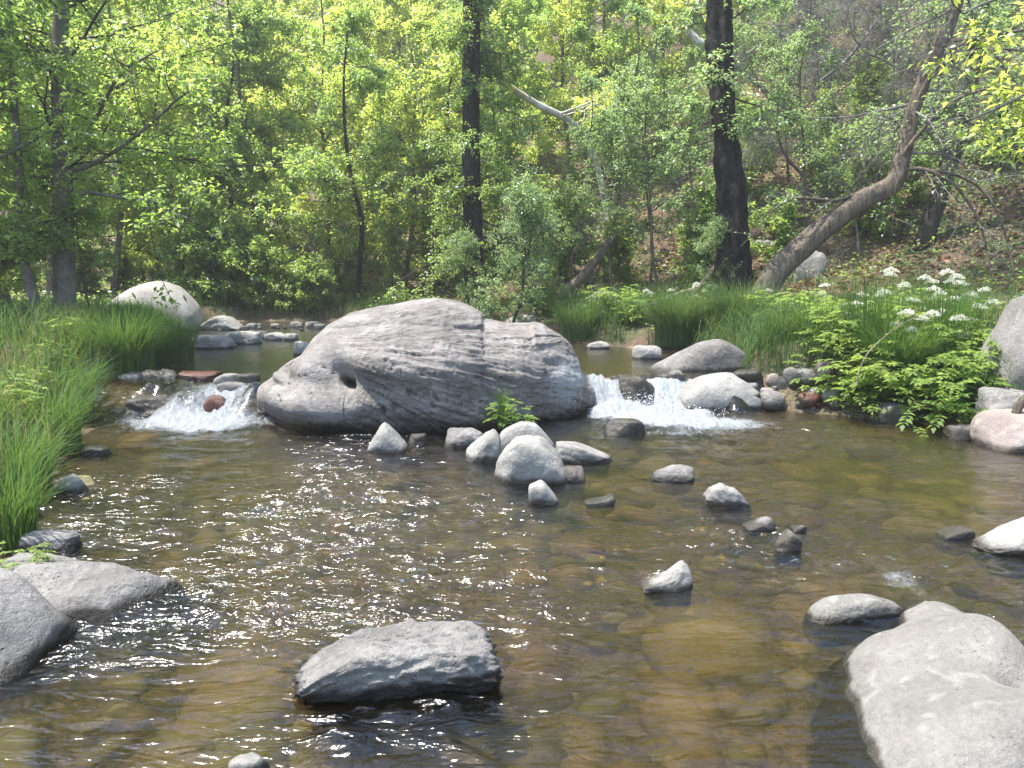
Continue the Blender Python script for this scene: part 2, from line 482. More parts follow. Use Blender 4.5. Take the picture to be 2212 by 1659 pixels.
def bank_d(x, y):
    d = np.minimum(x - np.interp(y, _ly, _lx), np.interp(y, _ry, _rx) - x)
    return np.minimum(d, (18.2 - y) * 0.8) + 0.12 * pn(np.stack([x * 1.3, y * 1.3, x * 0], 1), 3)

def water_flat(y):
    return POOL * smooth(7.5, 8.7, y)

def ground_h(x, y):
    x = np.atleast_1d(np.asarray(x, float)); y = np.atleast_1d(np.asarray(y, float))
    d = bank_d(x, y)
    P = np.stack([x, y, x * 0], 1)
    inside = -(0.34 + 0.08 * pn(P * 0.8, 5)) * smooth(0, 1.3, d)
    o = np.maximum(-d, 0)
    outside = 0.26 * smooth(0, 0.55, o) + 0.07 * np.minimum(o, 5) + 0.05 * fbm(P * 0.9, 3, 9) * smooth(0, 0.6, o)
    s = 0.55 * x + 0.65 * y - 12.3
    s = np.where(s > 25, 25 + 14 * np.tanh((s - 25) / 14), s)
    hill = 0.68 * np.log1p(np.exp(np.clip(s * 1.6, -30, 60))) / 1.6
    left = 0.35 * np.log1p(np.exp(np.clip((-x + 0.35 * y - 26) * 0.5, -30, 60))) / 0.5
    rough = fbm(P * 0.22, 4, 12) * np.clip(s * 0.12, 0, 1.6)
    return water_flat(y) + np.where(d > 0, inside, outside) + hill + left + rough

gx = np.sinh(np.linspace(-3.9, 3.9, 300)) * 2.4
gx = np.interp(np.linspace(0, 1, 300), np.linspace(0, 1, 300), gx)
gy = np.concatenate([np.linspace(-14, 1, 24)[:-1], np.linspace(1, 20, 190)[:-1], 20 * (90 / 20) ** np.linspace(0, 1, 70)])
X, Yg = np.meshgrid(gx, gy, indexing='ij')
V = np.stack([X.ravel(), Yg.ravel(), ground_h(X.ravel(), Yg.ravel())], 1)
Fg = grid_faces(len(gx), len(gy))
dd = bank_d(V[:, 0], V[:, 1])
inbed = (dd[Fg] > -0.15).all(1)

def sub(V, Fq):
    used = np.unique(Fq)
    mp = -np.ones(len(V), int)
    mp[used] = np.arange(len(used))
    return V[used], mp[Fq]
tag(put("ground", mesh("ground", *sub(V, Fg[~inbed]), M['ground'])), kind="structure")
bed = tag(put("stream_bed", mesh("stream_bed", *sub(V, Fg[inbed]), M['bed'])), kind="structure")

# ------------------------------------------------------------------ water
def water_z(x, y):
    wl = smooth(-3.0, -1.2, x)
    yc = 7.95 * (1 - wl) + 8.42 * wl
    w = 0.75 * (1 - wl) + 0.34 * wl
    lip = smooth(-0.5, 0.5, (y - yc + 0.20 * pn(np.stack([x * 2.2, y * 0, x * 0], 1), 41) + 0.10 * pn(np.stack([x * 6, y * 1.5, x * 0], 1), 42)) / (w * (1 + .5 * pn(np.stack([x * 1.7, y * 0, x * 0], 1), 43))))
    return POOL * lip, yc, w

ny, nx = 470, 420
yy = np.concatenate([np.linspace(-12, 1.2, 22)[:-1], 1.2 * (19.0 / 1.2) ** np.linspace(0, 1, ny)])
uu = np.linspace(-1, 1, nx)
Yw, U = np.meshgrid(yy, uu, indexing='ij')
Wd = np.interp(yy, [-12, 1, 3, 7, 12, 19], [5.2, 5.0, 5.0, 5.4, 6.5, 7.6])
Cc = np.interp(yy, [-12, 8, 12, 19], [0.9, 0.2, -1.8, -3.5])
Xw = U * Wd[:, None] + Cc[:, None]
x, y = Xw.ravel(), Yw.ravel()
zb, yc, cw = water_z(x, y)
lower = 1 - smooth(7.4, 8.5, y)
P = np.stack([x, y, 0 * x], 1)
def blob(px, py, rx, ry, z=0.0):
    c = on_plane(px, py, z)
    return np.exp(-(((x - c[0]) / rx) ** 2 + ((y - c[1]) / ry) ** 2))
rif = 0.50 + 0.70 * pn(P * np.array([.9, .5, 1]), 21) + 0.25 * pn(P * 2.2, 23)
rif = rif + 0.45 * blob(620, 1080, 0.9, 0.9) + 0.5 * blob(850, 1270, 0.9, 0.6) + 0.5 * blob(1720, 1180, 0.9, 0.5) + 0.5 * blob(1000, 1620, 0.6, 0.4)
rif = rif - 0.40 * blob(1950, 1030, 1.3, 0.8) - 0.25 * blob(1350, 1200, 0.6, 0.5) - 0.35 * blob(250, 1500, 0.7, 0.5) - 0.4 * blob(600, 1000, 0.6, 0.5) - 0.3 * blob(1640, 1430, 0.5, 0.3)
rif = np.clip(rif, 0.16, 0.95)
ripple = lower * rif + (1 - lower) * 0.10
foam = np.zeros_like(x)
# left cascade and its tail
tail = np.clip((y - (yc - 1.2)) / 1.2, 0, 1) * (y < yc + 0.35)
foam += 0.50 * tail * smooth(-4.5, -3.9, x) * (1 - smooth(-2.4, -2.1, x)) * (0.70 + 0.5 * pn(P * np.array([2.3, 1.5, 1]), 31)) * smooth(0, 0.35, tail)
foam += 0.85 * blob(430, 915, 0.75, 0.40) + 0.45 * blob(500, 850, .3, .2, .2)
# right cascade and its pool of froth
foam += 1.0 * (y < yc + 0.16) * np.clip((y - (yc - 0.7)) / 0.4, 0, 1) * smooth(0.7, 0.95, x) * (1 - smooth(1.95, 2.3, x))
foam += 0.95 * blob(1390, 905, 0.60, 0.42) + 0.75 * blob(1550, 912, 0.60, 0.24) + 0.55 * blob(1480, 938, 0.75, 0.28) + 0.4 * blob(1630, 925, 0.45, 0.22)
foam += 0.62 * blob(1945, 1250, 0.16, 0.22) + 0.52 * blob(2040, 1330, 0.2, 0.2) + 0.45 * blob(2130, 1400, 0.2, 0.2) + 0.55 * blob(1620, 845, 0.3, 0.1, 0.15)
for bx, by, s in ((560, 1110, .25), (760, 1060, .3), (850, 1320, .35), (1000, 1090, .3), (1240, 1045, .3), (1540, 1115, .35), (1690, 1165, .32), (1430, 1260, .4), (1400, 1050, .3), (1300, 1330, .3), (700, 1480, .3), (1240, 960, .2), (1580, 960, .35), (1750, 985, .3)):
    foam += s * 1.15 * blob(bx, by, 0.22, 0.12)
foam = np.clip(foam, 0, 1.05)
z = zb.copy()
Q = P + 0.16 * np.stack([pn(P * 1.7, 101), pn(P * 1.7, 102), 0 * x], 1)
z += ripple * (0.030 * fbm(Q * np.array([1.5, 4.4, 1]), 2, 51) + 0.030 * np.abs(fbm(Q * np.array([3.2, 9, 1]), 2, 57)) + 0.013 * fbm(Q * np.array([11, 17, 1]), 2, 61))
z += 0.025 * blob(620, 1075, 0.35, 0.2) + 0.05 * blob(830, 1315, 0.16, 0.09) + 0.05 * blob(1440, 1245, 0.12, 0.06) + 0.05 * blob(700, 1068, 0.18, 0.08)
cas = np.exp(-((y - yc) / (cw * 0.8)) ** 2)
turb = np.clip(foam, 0, 1)
z += turb * (0.050 * fbm(P * 3.2, 3, 71) + 0.030 * np.abs(fbm(P * 9.0, 3, 81)) + 0.018 * fbm(P * 20, 2, 83))
z += 0.12 * blob(1335, 893, 0.24, 0.14) + 0.10 * blob(1420, 897, 0.22, 0.13)
z += cas * (0.05 * fbm(P * np.array([5, 1.6, 1]), 3, 91))
me = mesh("water", np.stack([x, y, z], 1), grid_faces(len(yy), nx)[:, ::-1], M['water'])
for nm, arr in (("foam", foam), ("ripple", ripple)):
    at = me.attributes.new(nm, 'FLOAT', 'POINT')
    at.data.foreach_set("value", arr.astype(np.float32))
water = tag(put("stream_water", me), kind="structure")

# spray thrown up where the cascades land
def ico(level):
    import bmesh
    bm = bmesh.new()
    bmesh.ops.create_icosphere(bm, subdivisions=level, radius=1.0)
    V = np.array([v.co[:] for v in bm.verts])
    Fq = np.array([[v.index for v in f.verts] for f in bm.faces])
    bm.free()
    return V, Fq
ICO = {k: ico(k) for k in (1, 2, 3, 4, 5, 6)}
def foam_material():
    m = NT('white_spray')
    b = m.n("BsdfPrincipled", i_Base_Color=(0.66, 0.69, 0.71), i_Roughness=0.25)
    b.inputs["Specular IOR Level"].default_value = 0.5
    return m.done(b.outputs[0])
M['foam'] = foam_material()
def spray(name, label, clusters, seed):
    rg = np.random.RandomState(seed)
    V0, F0 = ICO[1]
    Vs, Fs, off = [], [], 0
    for (px, py, zz, n, sx, sy, sz) in clusters:
        c = on_plane(px, py, zz)
        p = c + rg.normal(size=(n, 3)) * np.array([sx, sy, sz])
        p[:, 2] = np.maximum(p[:, 2], 0.0)
        r = 0.0025 + 0.006 * rg.rand(n) ** 3
        sq = 0.6 + 0.8 * rg.rand(n, 3)
        W = p[:, None, :] + V0[None] * (r[:, None] * sq)[:, None, :]
        Vs.append(W.reshape(-1, 3))
        Fs.append((F0[None] + (off + np.arange(n) * len(V0))[:, None, None]).reshape(-1, 3))
        off += n * len(V0)
    tag(put(name, mesh(name, np.concatenate(Vs), np.concatenate(Fs), M['foam'])), label, kind="stuff")
spray("spray", "white droplets thrown up by the right-hand cascade", [(1325, 850, 0.12, 900, .16, .10, .07), (1400, 868, 0.08, 700, .16, .1, .06), (1480, 888, 0.03, 250, .25, .10, .03)], 1)
spray("spray", "white droplets over the left-hand cascade", [(500, 850, 0.14, 500, .16, .1, .05), (430, 850, 0.14, 500, .25, .15, .05), (400, 895, 0.03, 400, .4, .15, .02)], 2)

# ------------------------------------------------------------------ rocks
def rock_shape(level, seed, k=9, nplanes=16, boxy=0.5, squash=(1, 1, 1)):
    rg = np.random.RandomState(seed)
    D, Fq = ICO[level]
    N = rg.normal(size=(nplanes, 3))
    N /= np.linalg.norm(N, axis=1)[:, None]
    N = np.vstack([N, np.eye(3), -np.eye(3)])
    off = np.concatenate([0.80 + 0.30 * rg.rand(nplanes), np.full(6, 1.2 - 0.5 * boxy)])
    S = np.maximum(D @ N.T, 0) / off
    r = (S ** k).sum(1) ** (-1.0 / k)
    V = D * r[:, None]
    V /= np.abs(V).max(0)
    return V, Fq

def add_rock(name, label, bbox, mat, zp=0.0, level=None, seed=1, prof=None, dr=0.75, rot=0.0, k=15, boxy=0.7, amp=0.075, under=0.55, lean=0.0, fine=1.0, cat="rock", group=None, Yc=None, strata=0.0, shear=0.0):
    x0, x1, yt, yb = bbox
    if level is None: level = 4 if x1 - x0 < 75 else 5
    base = on_plane((x0 + x1) / 2, yb, zp)
    if Yc is None:
        w0 = (x1 - x0) * base[1] / F
        yc_ = base[1] + 0.42 * dr * w0
    else:
        yc_ = Yc
    pL, pR = at_depth(x0, yb, yc_), at_depth(x1, yb, yc_)
    w = pR[0] - pL[0]
    cx_ = 0.5 * (pL[0] + pR[0])
    ztop = at_depth((x0 + x1) / 2, yt, yc_ + 0.05 * dr * w)[2]
    h = max(ztop - zp, 0.02)
    V, Fq = rock_shape(level, seed, k, boxy=boxy)
    V = V.copy()
    # surface relief in unit space
    nrm = V / np.linalg.norm(V, axis=1)[:, None]
    disp = amp * fbm(V * 1.6, 5, seed) + amp * 0.35 * fine * fbm(V * 6.5, 4, seed + 3)
    disp -= amp * 0.9 * np.abs(pn(V * 2.3, seed + 11)) + amp * .3 * np.abs(pn(V * 5, seed + 13))
    if strata:
        q = V[:, 2] * 1.4 + 0.25 * V[:, 0] + 0.25 * pn(V * 1.5, seed + 5)
        disp += strata * pn(np.stack([q * 7, V[:, 0] * .7, V[:, 1] * .7], 1), seed + 8)
    V = V + nrm * disp[:, None]
    if prof:
        px_, pz_ = zip(*prof)
        f = np.interp(V[:, 0], px_, pz_)
        f = 0.5 * f + 0.25 * np.interp(V[:, 0] - 0.08, px_, pz_) + 0.25 * np.interp(V[:, 0] + 0.08, px_, pz_)
        V[:, 2] = np.where(V[:, 2] > 0, V[:, 2] * f, V[:, 2])
    V[:, 1] += lean * np.maximum(V[:, 2], 0)
    V[:, 0] += shear * np.maximum(V[:, 2], 0)
    c, s = math.cos(rot), math.sin(rot)
    W = V * np.array([w / 2, dr * w / 2, 1])
    ext = np.abs(np.stack([c * W[:, 0] - s * W[:, 1]])).max()
    W[:, :2] *= (w / 2) / ext
    W[:, 0], W[:, 1] = c * W[:, 0] - s * W[:, 1], s * W[:, 0] + c * W[:, 1]
    W[:, 2] = np.where(W[:, 2] > 0, W[:, 2] * h, W[:, 2] * (under * h + 0.06))
    o = put(name, mesh(name, W, Fq, M[mat]), loc=(cx_, yc_, zp))
    return tag(o, label, cat, group)

# --- the big sculpted boulder in midstream -------------------------------
def big_boulder():
    def c2p(p):                                   # outline points measured on an enlarged detail
        return ((580 + p[0] / 2.3532) / 1.13021, (700 + p[1] / 2.3532) / 1.13021)
    top = [(75, 770), (85, 690), (110, 595), (150, 530), (230, 450), (300, 400), (360, 358), (390, 312), (430, 257), (500, 205), (600, 158), (750, 122), (860, 104), (960, 85), (1100, 70), (1200, 84), (1290, 113), (1350, 138), (1395, 163), (1410, 186), (1480, 197), (1540, 210), (1700, 210), (1760, 224), (1810, 255), (1870, 287), (1920, 330), (1960, 392), (1985, 470), (2010, 512), (2055, 552), (2085, 620), (2092, 690), (2095, 750)]
    basel = [(75, 770), (200, 790), (350, 818), (480, 832), (700, 832), (900, 850), (1060, 848), (1200, 850), (1400, 830), (1600, 815), (1750, 785), (1900, 765), (2095, 745)]
    tp = np.array([c2p(p) for p in top])
    bp = np.array([c2p(p) for p in basel])
    yridge = lambda px: np.interp(px, [545, 700, 900, 1150, 1297], [8.05, 8.25, 8.45, 8.6, 8.65])
    nu, nv = 640, 400
    s = np.linspace(0, 1, nu)
    pxs = 545.5 + (1297 - 545.5) * (0.5 - 0.5 * np.cos(np.pi * (0.03 + 0.94 * s)) ) if False else None
    q = 0.5 - 0.5 * np.cos(np.pi * s)
    q = 0.65 * q + 0.35 * s
    pxs = bp[0, 0] + (bp[-1, 0] - bp[0, 0]) * q
    pyt = np.interp(pxs, tp[:, 0], tp[:, 1])
    pyb = np.interp(pxs, bp[:, 0], bp[:, 1])
    th0 = np.linspace(0, 1, nv, endpoint=False)
    # more rows on the front and the top
    th = 2 * np.pi * (th0 + 0.06 * np.sin(2 * np.pi * th0))
    th = th - np.pi / 2 + 0.0
    Vv = np.zeros((nu, nv, 3))
    for i in range(nu):
        fb = on_plane(pxs[i], pyb[i], 0.0)
        yr = yridge(pxs[i])
        tpz = at_depth(pxs[i], pyt[i], yr)
        endt = min(1.0, math.sqrt(max(0.0, 1 - (2 * q[i] - 1) ** 6)))
        zt = tpz[2]
        yf = fb[1]
        yb_ = yr + 0.15 + 1.15 * endt
        zb = -0.42 * endt - 0.02
        c_, s_ = np.cos(th), np.sin(th)
        # th=-90deg bottom, 180deg front, 90deg top
        n_ = 2.35
        cs = np.sign(c_) * np.abs(c_) ** (2 / n_)
        sn = np.sign(s_) * np.abs(s_) ** (2 / n_)
        hgt = (zt - zb) / 2
        zc = (zt + zb) / 2
        z_ = zc + hgt * sn
        hy_f = yr - (yf - 0.02)
        hy_b = yb_ - yr
        y_ = yr + np.where(cs < 0, cs * hy_f * np.maximum(endt, .15), cs * hy_b)
        # x follows the ray of its column near the camera side so the outline stays put
        x_ = np.full(nv, 0.5 * (fb[0] + tpz[0]))
        Vv[i] = np.stack([x_, y_, z_], 1)
    def project(W):
        rel = W - np.array([0, 0, CAMZ])
        f_ = rel[..., 1] * math.cos(PITCH) - rel[..., 2] * math.sin(PITCH)
        u_ = rel[..., 1] * math.sin(PITCH) + rel[..., 2] * math.cos(PITCH)
        px = CX + F * rel[..., 0] / f_
        py = CY - F * u_ / f_
        return (px * 1.13021 - 580) * 2.3532, (py * 1.13021 - 700) * 2.3532
    u, v = project(Vv)
    du = np.gradient(Vv, axis=0)
    dv = np.roll(Vv, -1, 1) - np.roll(Vv, 1, 1)
    N = np.cross(du, dv)
    N /= np.linalg.norm(N, axis=2)[:, :, None] + 1e-9
    cen = Vv.mean((0, 1))
    flip = np.sign(((Vv - cen) * N).sum(2).mean())
    N *= flip
    view = Vv - np.array([0, 0, CAMZ])
    view /= np.linalg.norm(view, axis=2)[:, :, None]
    front = np.clip(-(N * view).sum(2) * 2.5 + 0.15, 0, 1)
    def n2(a, b, seed):
        return pn(np.stack([a.ravel(), b.ravel(), 0 * a.ravel() + seed], 1), seed).reshape(a.shape)
    def gs(cx_, cy_, rx, ry, ang=0.0, p=2):
        a, b = u - cx_, v - cy_
        c, s2 = math.cos(ang), math.sin(ang)
        a, b = (c * a + s2 * b) / rx, (-s2 * a + c * b) / ry
        return np.exp(-(a * a + b * b) ** (p / 2))
    d = np.zeros_like(u)
    # broad lobes and troughs
    d += 0.20 * gs(430, 690, 330, 110, 0.15) + 0.07 * gs(360, 470, 170, 70, 0.25)
    d -= 0.10 * gs(150, 760, 150, 110)
    d -= 0.022 * gs(420, 560, 230, 45, 0.12)
    d -= 0.15 * gs(570, 470, 75, 120, -0.45)
    d += 0.10 * gs(880, 470, 330, 70, 0.20)
    d -= 0.05 * gs(760, 590, 150, 60, 0.35)
    d -= 0.07 * gs(800, 750, 90, 90)
    d += 0.06 * gs(1250, 700, 400, 120, 0.25)
    d -= 0.05 * gs(1000, 790, 160, 50)
    d += 0.07 * gs(1300, 440, 420, 120, 0.12)
    d += 0.05 * gs(1850, 560, 180, 200)
    # the hollow
    d -= 0.28 * gs(614, 548, 30, 58, -0.50, 4)
    d -= 0.06 * gs(600, 480, 45, 60, -0.3)
    # knob near the left end
    d += 0.06 * gs(262, 535, 42, 26, 0.6, 3) - 0.02 * gs(300, 585, 60, 25, 0.3)
    # holes
    d -= 0.10 * gs(832, 722, 20, 26, 0, 4) + 0.06 * gs(988, 606, 16, 14, 0, 4) + 0.05 * gs(905, 690, 18, 14, 0.4, 4) + 0.04 * gs(1125, 685, 22, 8, .4, 4)
    rg = np.random.RandomState(4)
    for _ in range(60):
        a, b = rg.uniform(250, 1300), rg.uniform(440, 800)
        r_ = rg.uniform(3.5, 8)
        d -= 0.022 * gs(a, b, r_ * rg.uniform(1, 1.8), r_, rg.uniform(-.3, .6), 4)
    # bedding: a fan of ledges opening to the right
    phi = np.arctan2(v - 330, u - 250)
    rr = np.hypot(v - 330, u - 250)
    wob = 0.02 * n2(u / 160, v / 160, 5)
    lay = n2((phi + wob) * 26, rr / 420, 11)
    lay2 = n2((phi + wob) * 62, rr / 210, 12)
    lay3 = n2((phi + wob) * 120, rr / 90, 13)
    mask = smooth(560, 900, u) * (0.35 + 0.65 * smooth(250, 420, v)) * smooth(0.0, .3, front)
    mask2 = smooth(520, 760, u) * smooth(0.0, .3, front)
    ridge = lambda a: np.sign(a) * np.abs(a) ** 0.7
    d += 0.013 * mask * ridge(lay) + 0.009 * mask2 * ridge(lay2) + 0.006 * mask2 * lay3
    d += 0.009 * n2(u / 26, v / 14, 15) * mask2 * smooth(250, 330, v) * (1 - smooth(430, 560, v + 0.1 * (u - 900)))
    # deep bedding cracks
    for (a, b, c, e, w, dep) in ((1050, 500, 1420, 590, 3.5, .035), (1180, 455, 1700, 590, 4, .035), (890, 540, 1200, 700, 3, .02), (520, 245, 860, 212, 4, .022), (860, 212, 1250, 236, 4, .02), (1250, 236, 1400, 242, 4, .03), (880, 163, 1030, 172, 5, .05), (1000, 640, 1450, 780, 3.5, .02), (1250, 420, 1640, 500, 3, .02), (620, 350, 760, 352, 3, .02), (1200, 330, 1500, 345, 3, .018), (1320, 620, 1640, 700, 3, .02)):
        t = np.clip(((u - a) * (c - a) + (v - b) * (e - b)) / ((c - a) ** 2 + (e - b) ** 2), 0, 1)
        dist = np.hypot(u - a - t * (c - a), v - b - t * (e - b) + 9 * n2(u / 60, v / 60, 22))
        d -= dep * np.exp(-(dist / w) ** 2) * np.sin(np.pi * np.clip(t, .04, .96)) ** .5
    rk = np.random.RandomState(12)
    for _ in range(26):
        ph = rk.uniform(-.02, .50); r0 = rk.uniform(480, 1250); r1_ = r0 + rk.uniform(120, 480)
        w_, dp = rk.uniform(2.2, 4.2), rk.uniform(.014, .034)
        tt_ = np.clip((rr - r0) / (r1_ - r0), 0, 1)
        dist = (phi - ph) * rr + 16 * n2(u / 130, v / 130, 24) + 4 * n2(u / 22, v / 22, 25)
        on = smooth(0, .12, tt_) * smooth(1, .88, tt_)
        d -= dp * np.exp(-(dist / w_) ** 2) * on
        d += dp * .45 * np.exp(-((dist + 9) / 7) ** 2) * on
    # cap slab stands proud of the beds below it
    line = np.interp(u, [380, 520, 860, 1250, 1400, 1700], [300, 245, 212, 236, 242, 260]) + 5 * n2(u / 70, v * 0, 23)
    cap = smooth(9, -22, v - line) * smooth(360, 470, u) * smooth(1425, 1385, u)
    d += 0.026 * cap
    # joint near the right end
    jl = np.interp(v, [200, 350, 450, 520, 580, 640, 780], [1690, 1694, 1765, 1740, 1690, 1650, 1575])
    step = smooth(-9, 9, u - jl)
    d -= 0.04 * step * smooth(360, 440, v) - 0.035 * step * (1 - smooth(330, 380, v))
    d -= 0.03 * np.exp(-((u - jl) / 5) ** 2) * smooth(300, 420, v)
    fineN = fbm(Vv.reshape(-1, 3) * 7, 4, 33).reshape(u.shape)
    d += 0.006 * fineN * (0.4 + 0.6 * smooth(500, 900, u))
    d += 0.05 * fbm(Vv.reshape(-1, 3) * 1.3, 3, 37).reshape(u.shape) * (1 - front)
    edge = smooth(0.0, 0.04, q)[:, None] * smooth(1.0, 0.97, q)[:, None]
    W = Vv + N * (d * np.clip(front + 0.15, 0, 1) * edge)[:, :, None]
    o = (0.0, 8.2, 0.0)
    W = W.reshape(-1, 3) - np.array(o)
    bmesh_ = mesh("boulder", W, grid_faces(nu, nv, wrap_v=True), M['boulder'])
    bv = np.stack([(phi + wob).ravel() * 70, rr.ravel() / 130, 0 * rr.ravel()], 1).astype(np.float32)
    bmesh_.attributes.new("bedding", 'FLOAT_VECTOR', 'POINT').data.foreach_set("vector", bv.ravel())
    bmesh_.attributes.new("bedmask", 'FLOAT', 'POINT').data.foreach_set("value", (mask2 * (0.25 + 0.75 * smooth(600, 950, u))).ravel().astype(np.float32))
    paleness = gs(1880, 560, 130, 150) + .6 * gs(1950, 470, 60, 60) + .35 * gs(870, 235, 30, 45) + .3 * smooth(250, 120, v) * front  # paler colour at the right end, on one small patch and towards the top
    bmesh_.attributes.new("paleness", 'FLOAT', 'POINT').data.foreach_set("value", paleness.ravel().astype(np.float32))
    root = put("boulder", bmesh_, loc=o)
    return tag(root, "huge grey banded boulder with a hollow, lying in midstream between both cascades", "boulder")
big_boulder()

# --- the low pale boulder with an arm, close on the right ------------------
def poly_sdf(px, py, poly):
    n = len(poly)
    d = np.full(px.shape, 1e9)
    ins = np.zeros(px.shape, bool)
    for i in range(n):
        a, b = poly[i], poly[(i + 1) % n]
        e = b - a
        t = np.clip(((px - a[0]) * e[0] + (py - a[1]) * e[1]) / (e @ e), 0, 1)
        d = np.minimum(d, np.hypot(px - a[0] - t * e[0], py - a[1] - t * e[1]))
        c = ((a[1] > py) != (b[1] > py)) & (px < (b[0] - a[0]) * (py - a[1]) / (b[1] - a[1] + 1e-12) + a[0])
        ins ^= c
    return np.where(ins, d, -d)

def footprint_rock(name, label, poly_px, height, mat, rim=0.16, res=0.011, seed=1, tilt=(0, 0), skirt=0.22, bumps=(), cat="rock", relief=1.0, zp=0.0):
    poly = np.array([on_plane(a, b, zp)[:2] for a, b in poly_px])
    lo, hi = poly.min(0) - skirt, poly.max(0) + skirt
    xs = np.arange(lo[0], hi[0], res)
    ys = np.arange(lo[1], hi[1], res)
    A, B = np.meshgrid(xs, ys, indexing='ij')
    a, b = A.ravel(), B.ravel()
    Pn = np.stack([a, b, 0 * a], 1)
    wob = 0.018 * fbm(Pn * 7, 3, seed)
    s = poly_sdf(a, b, poly) + wob
    t = np.clip(s / rim, -1.2, 1)
    dome = np.where(t > 0, 1 - (1 - t) ** 2.3, t * 4.5)
    cen = poly.mean(0)
    H = height * (1 + tilt[0] * (a - cen[0]) + tilt[1] * (b - cen[1]))
    for (bx, by, rx, ry, hh) in bumps:
        c = on_plane(bx, by, zp)
        H = H + hh * np.exp(-(((a - c[0]) / rx) ** 2 + ((b - c[1]) / ry) ** 2))
    z = H * dome
    z += relief * (0.010 * fbm(Pn * 3.5, 4, seed + 2) + 0.004 * fbm(Pn * 16, 4, seed + 4)) * smooth(-.2, .6, t)
    Fq = grid_faces(len(xs), len(ys))
    keep = (s[Fq] > -skirt).all(1)
    W = np.stack([a - cen[0], b - cen[1], z], 1)
    W, Fq = sub(W, Fq[keep])
    return tag(put(name, mesh(name, W, Fq, M[mat]), loc=(cen[0], cen[1], zp)), label, cat)

footprint_rock("boulder", "broad smooth pale boulder filling the bottom right corner",
    [(1955, 1308), (1990, 1300), (2040, 1316), (2110, 1355), (2190, 1425), (2300, 1530), (2380, 1680), (2260, 1790), (2050, 1790), (1940, 1720), (1885, 1645), (1852, 1560), (1832, 1490), (1820, 1432), (1835, 1408), (1862, 1390), (1908, 1380), (1940, 1352), (1948, 1326)],
    0.11, 'pale_near', rim=0.19, res=0.009, seed=3, bumps=((2110, 1470, .26, .22, .13), (2180, 1640, .25, .2, .08), (1900, 1430, .12, .12, -.03), (1965, 1315, .10, .09, -.085), (2190, 1560, .06, .05, -.06)), cat="boulder", relief=.7)
add_rock("rock", "thin pale lens-shaped slab touching the far tip of the broad pale boulder", (1728, 1958, 1285, 1340), 'pale_near', level=5, seed=301, dr=.30, rot=.22, k=9, boxy=.75, amp=.04, prof=[(-1, .5), (-.4, .9), (.3, 1), (1, .5)])
footprint_rock("rock", "grey pitted wedge-shaped rock pointing out from the lower left bank",
    [(-60, 1290), (30, 1215), (130, 1225), (250, 1245), (400, 1272), (330, 1305), (240, 1335), (115, 1357), (0, 1375), (-90, 1350)],
    0.105, 'craggy', rim=0.11, res=0.009, seed=5, tilt=(-0.35, -0.2), bumps=((150, 1290, .3, .12, .06),), relief=1.6)

add_rock("rock", "rounded grey rock cut off by the lower left corner", (-260, 112, 1235, 1468), 'grey', level=5, seed=21, dr=0.8, amp=0.025, prof=[(-1, .8), (0, 1), (.4, .85), (1, .35)], under=0.8)
add_rock("rock", "long craggy grey rock alone in the water at bottom centre", (638, 1090, 1362, 1500), 'craggy', level=6, seed=34, dr=0.46, rot=0.20, amp=0.10, fine=2.6, prof=[(-1, .35), (-.8, .62), (-.5, .95), (-.35, 1.0), (.3, .92), (.8, .80), (1, .6)], k=14, boxy=0.95, strata=0.03, under=0.9)
add_rock("rock", "small pale rock tip at the bottom edge", (492, 580, 1628, 1690), 'pale', seed=9)
add_rock("rock", "thin flat grey slab above the wedge-shaped rock by the left bank", (32, 166, 1150, 1196), 'grey', seed=12, dr=0.55, k=12, amp=.06, strata=.03)
add_rock("rock", "small flat grey rock under overhanging grass at the left edge", (12, 88, 1084, 1130), 'grey', seed=13)
add_rock("rock", "pale stone at the foot of the dry left grass", (118, 186, 1020, 1068), 'pale', seed=14, prof=[(-1, .5), (.2, 1), (1, .7)])
add_rock("rock", "small flat wet stone off the left grass bank", (176, 238, 963, 986), 'wetmid', seed=15)
# the cluster in front of the big boulder
add_rock("rock", "pale pointed cone-shaped rock in front of the big boulder", (795, 880, 914, 980), 'pale', level=5, seed=41, prof=[(-1, .35), (-.35, .95), (-.1, 1.05), (.2, .85), (1, .18)], k=7, dr=.8, amp=.03)
add_rock("rock", "flat grey rock on the left of the pale cluster", (960, 1046, 926, 970), 'grey', seed=42, dr=.7)
add_rock("rock", "upright tan wedge rock leaning in the pale cluster", (1004, 1084, 920, 999), 'pale', level=5, seed=43, k=12, dr=.7, prof=[(-1, .3), (.1, .8), (.6, 1.05), (1, .9)], amp=.04, strata=.02)
add_rock("rock", "rounded pale rock behind the largest stone of the cluster", (1078, 1196, 908, 985), 'pale', level=5, seed=44, dr=.8, amp=.035, prof=[(-1, .7), (-.2, 1), (.4, .9), (1, .3)])
add_rock("rock", "largest pale overhanging rock in front of the cluster", (1062, 1230, 940, 1046), 'pale', level=5, seed=45, dr=.75, amp=.04, k=8, prof=[(-1, .55), (-.4, 1), (.3, .95), (.8, .7), (1, .5)], under=.5, lean=-.1)
add_rock("rock", "flat pale slab right of the cluster", (1198, 1322, 952, 1000), 'pale', seed=46, dr=.6, prof=[(-1, 1), (-.3, .9), (.4, .5), (1, .2)], strata=.02)
add_rock("rock", "small dark stone tucked under the overhanging pale rock", (1200, 1264, 1008, 1042), 'wetmid', seed=47)
add_rock("rock", "small wet pale stone downstream of the cluster", (1140, 1208, 1040, 1092), 'pale', seed=48, prof=[(-1, .9), (0, 1), (1, .3)])
add_rock("rock", "tiny black stone beside the cone-shaped rock", (882, 922, 936, 964), 'wet', seed=49)
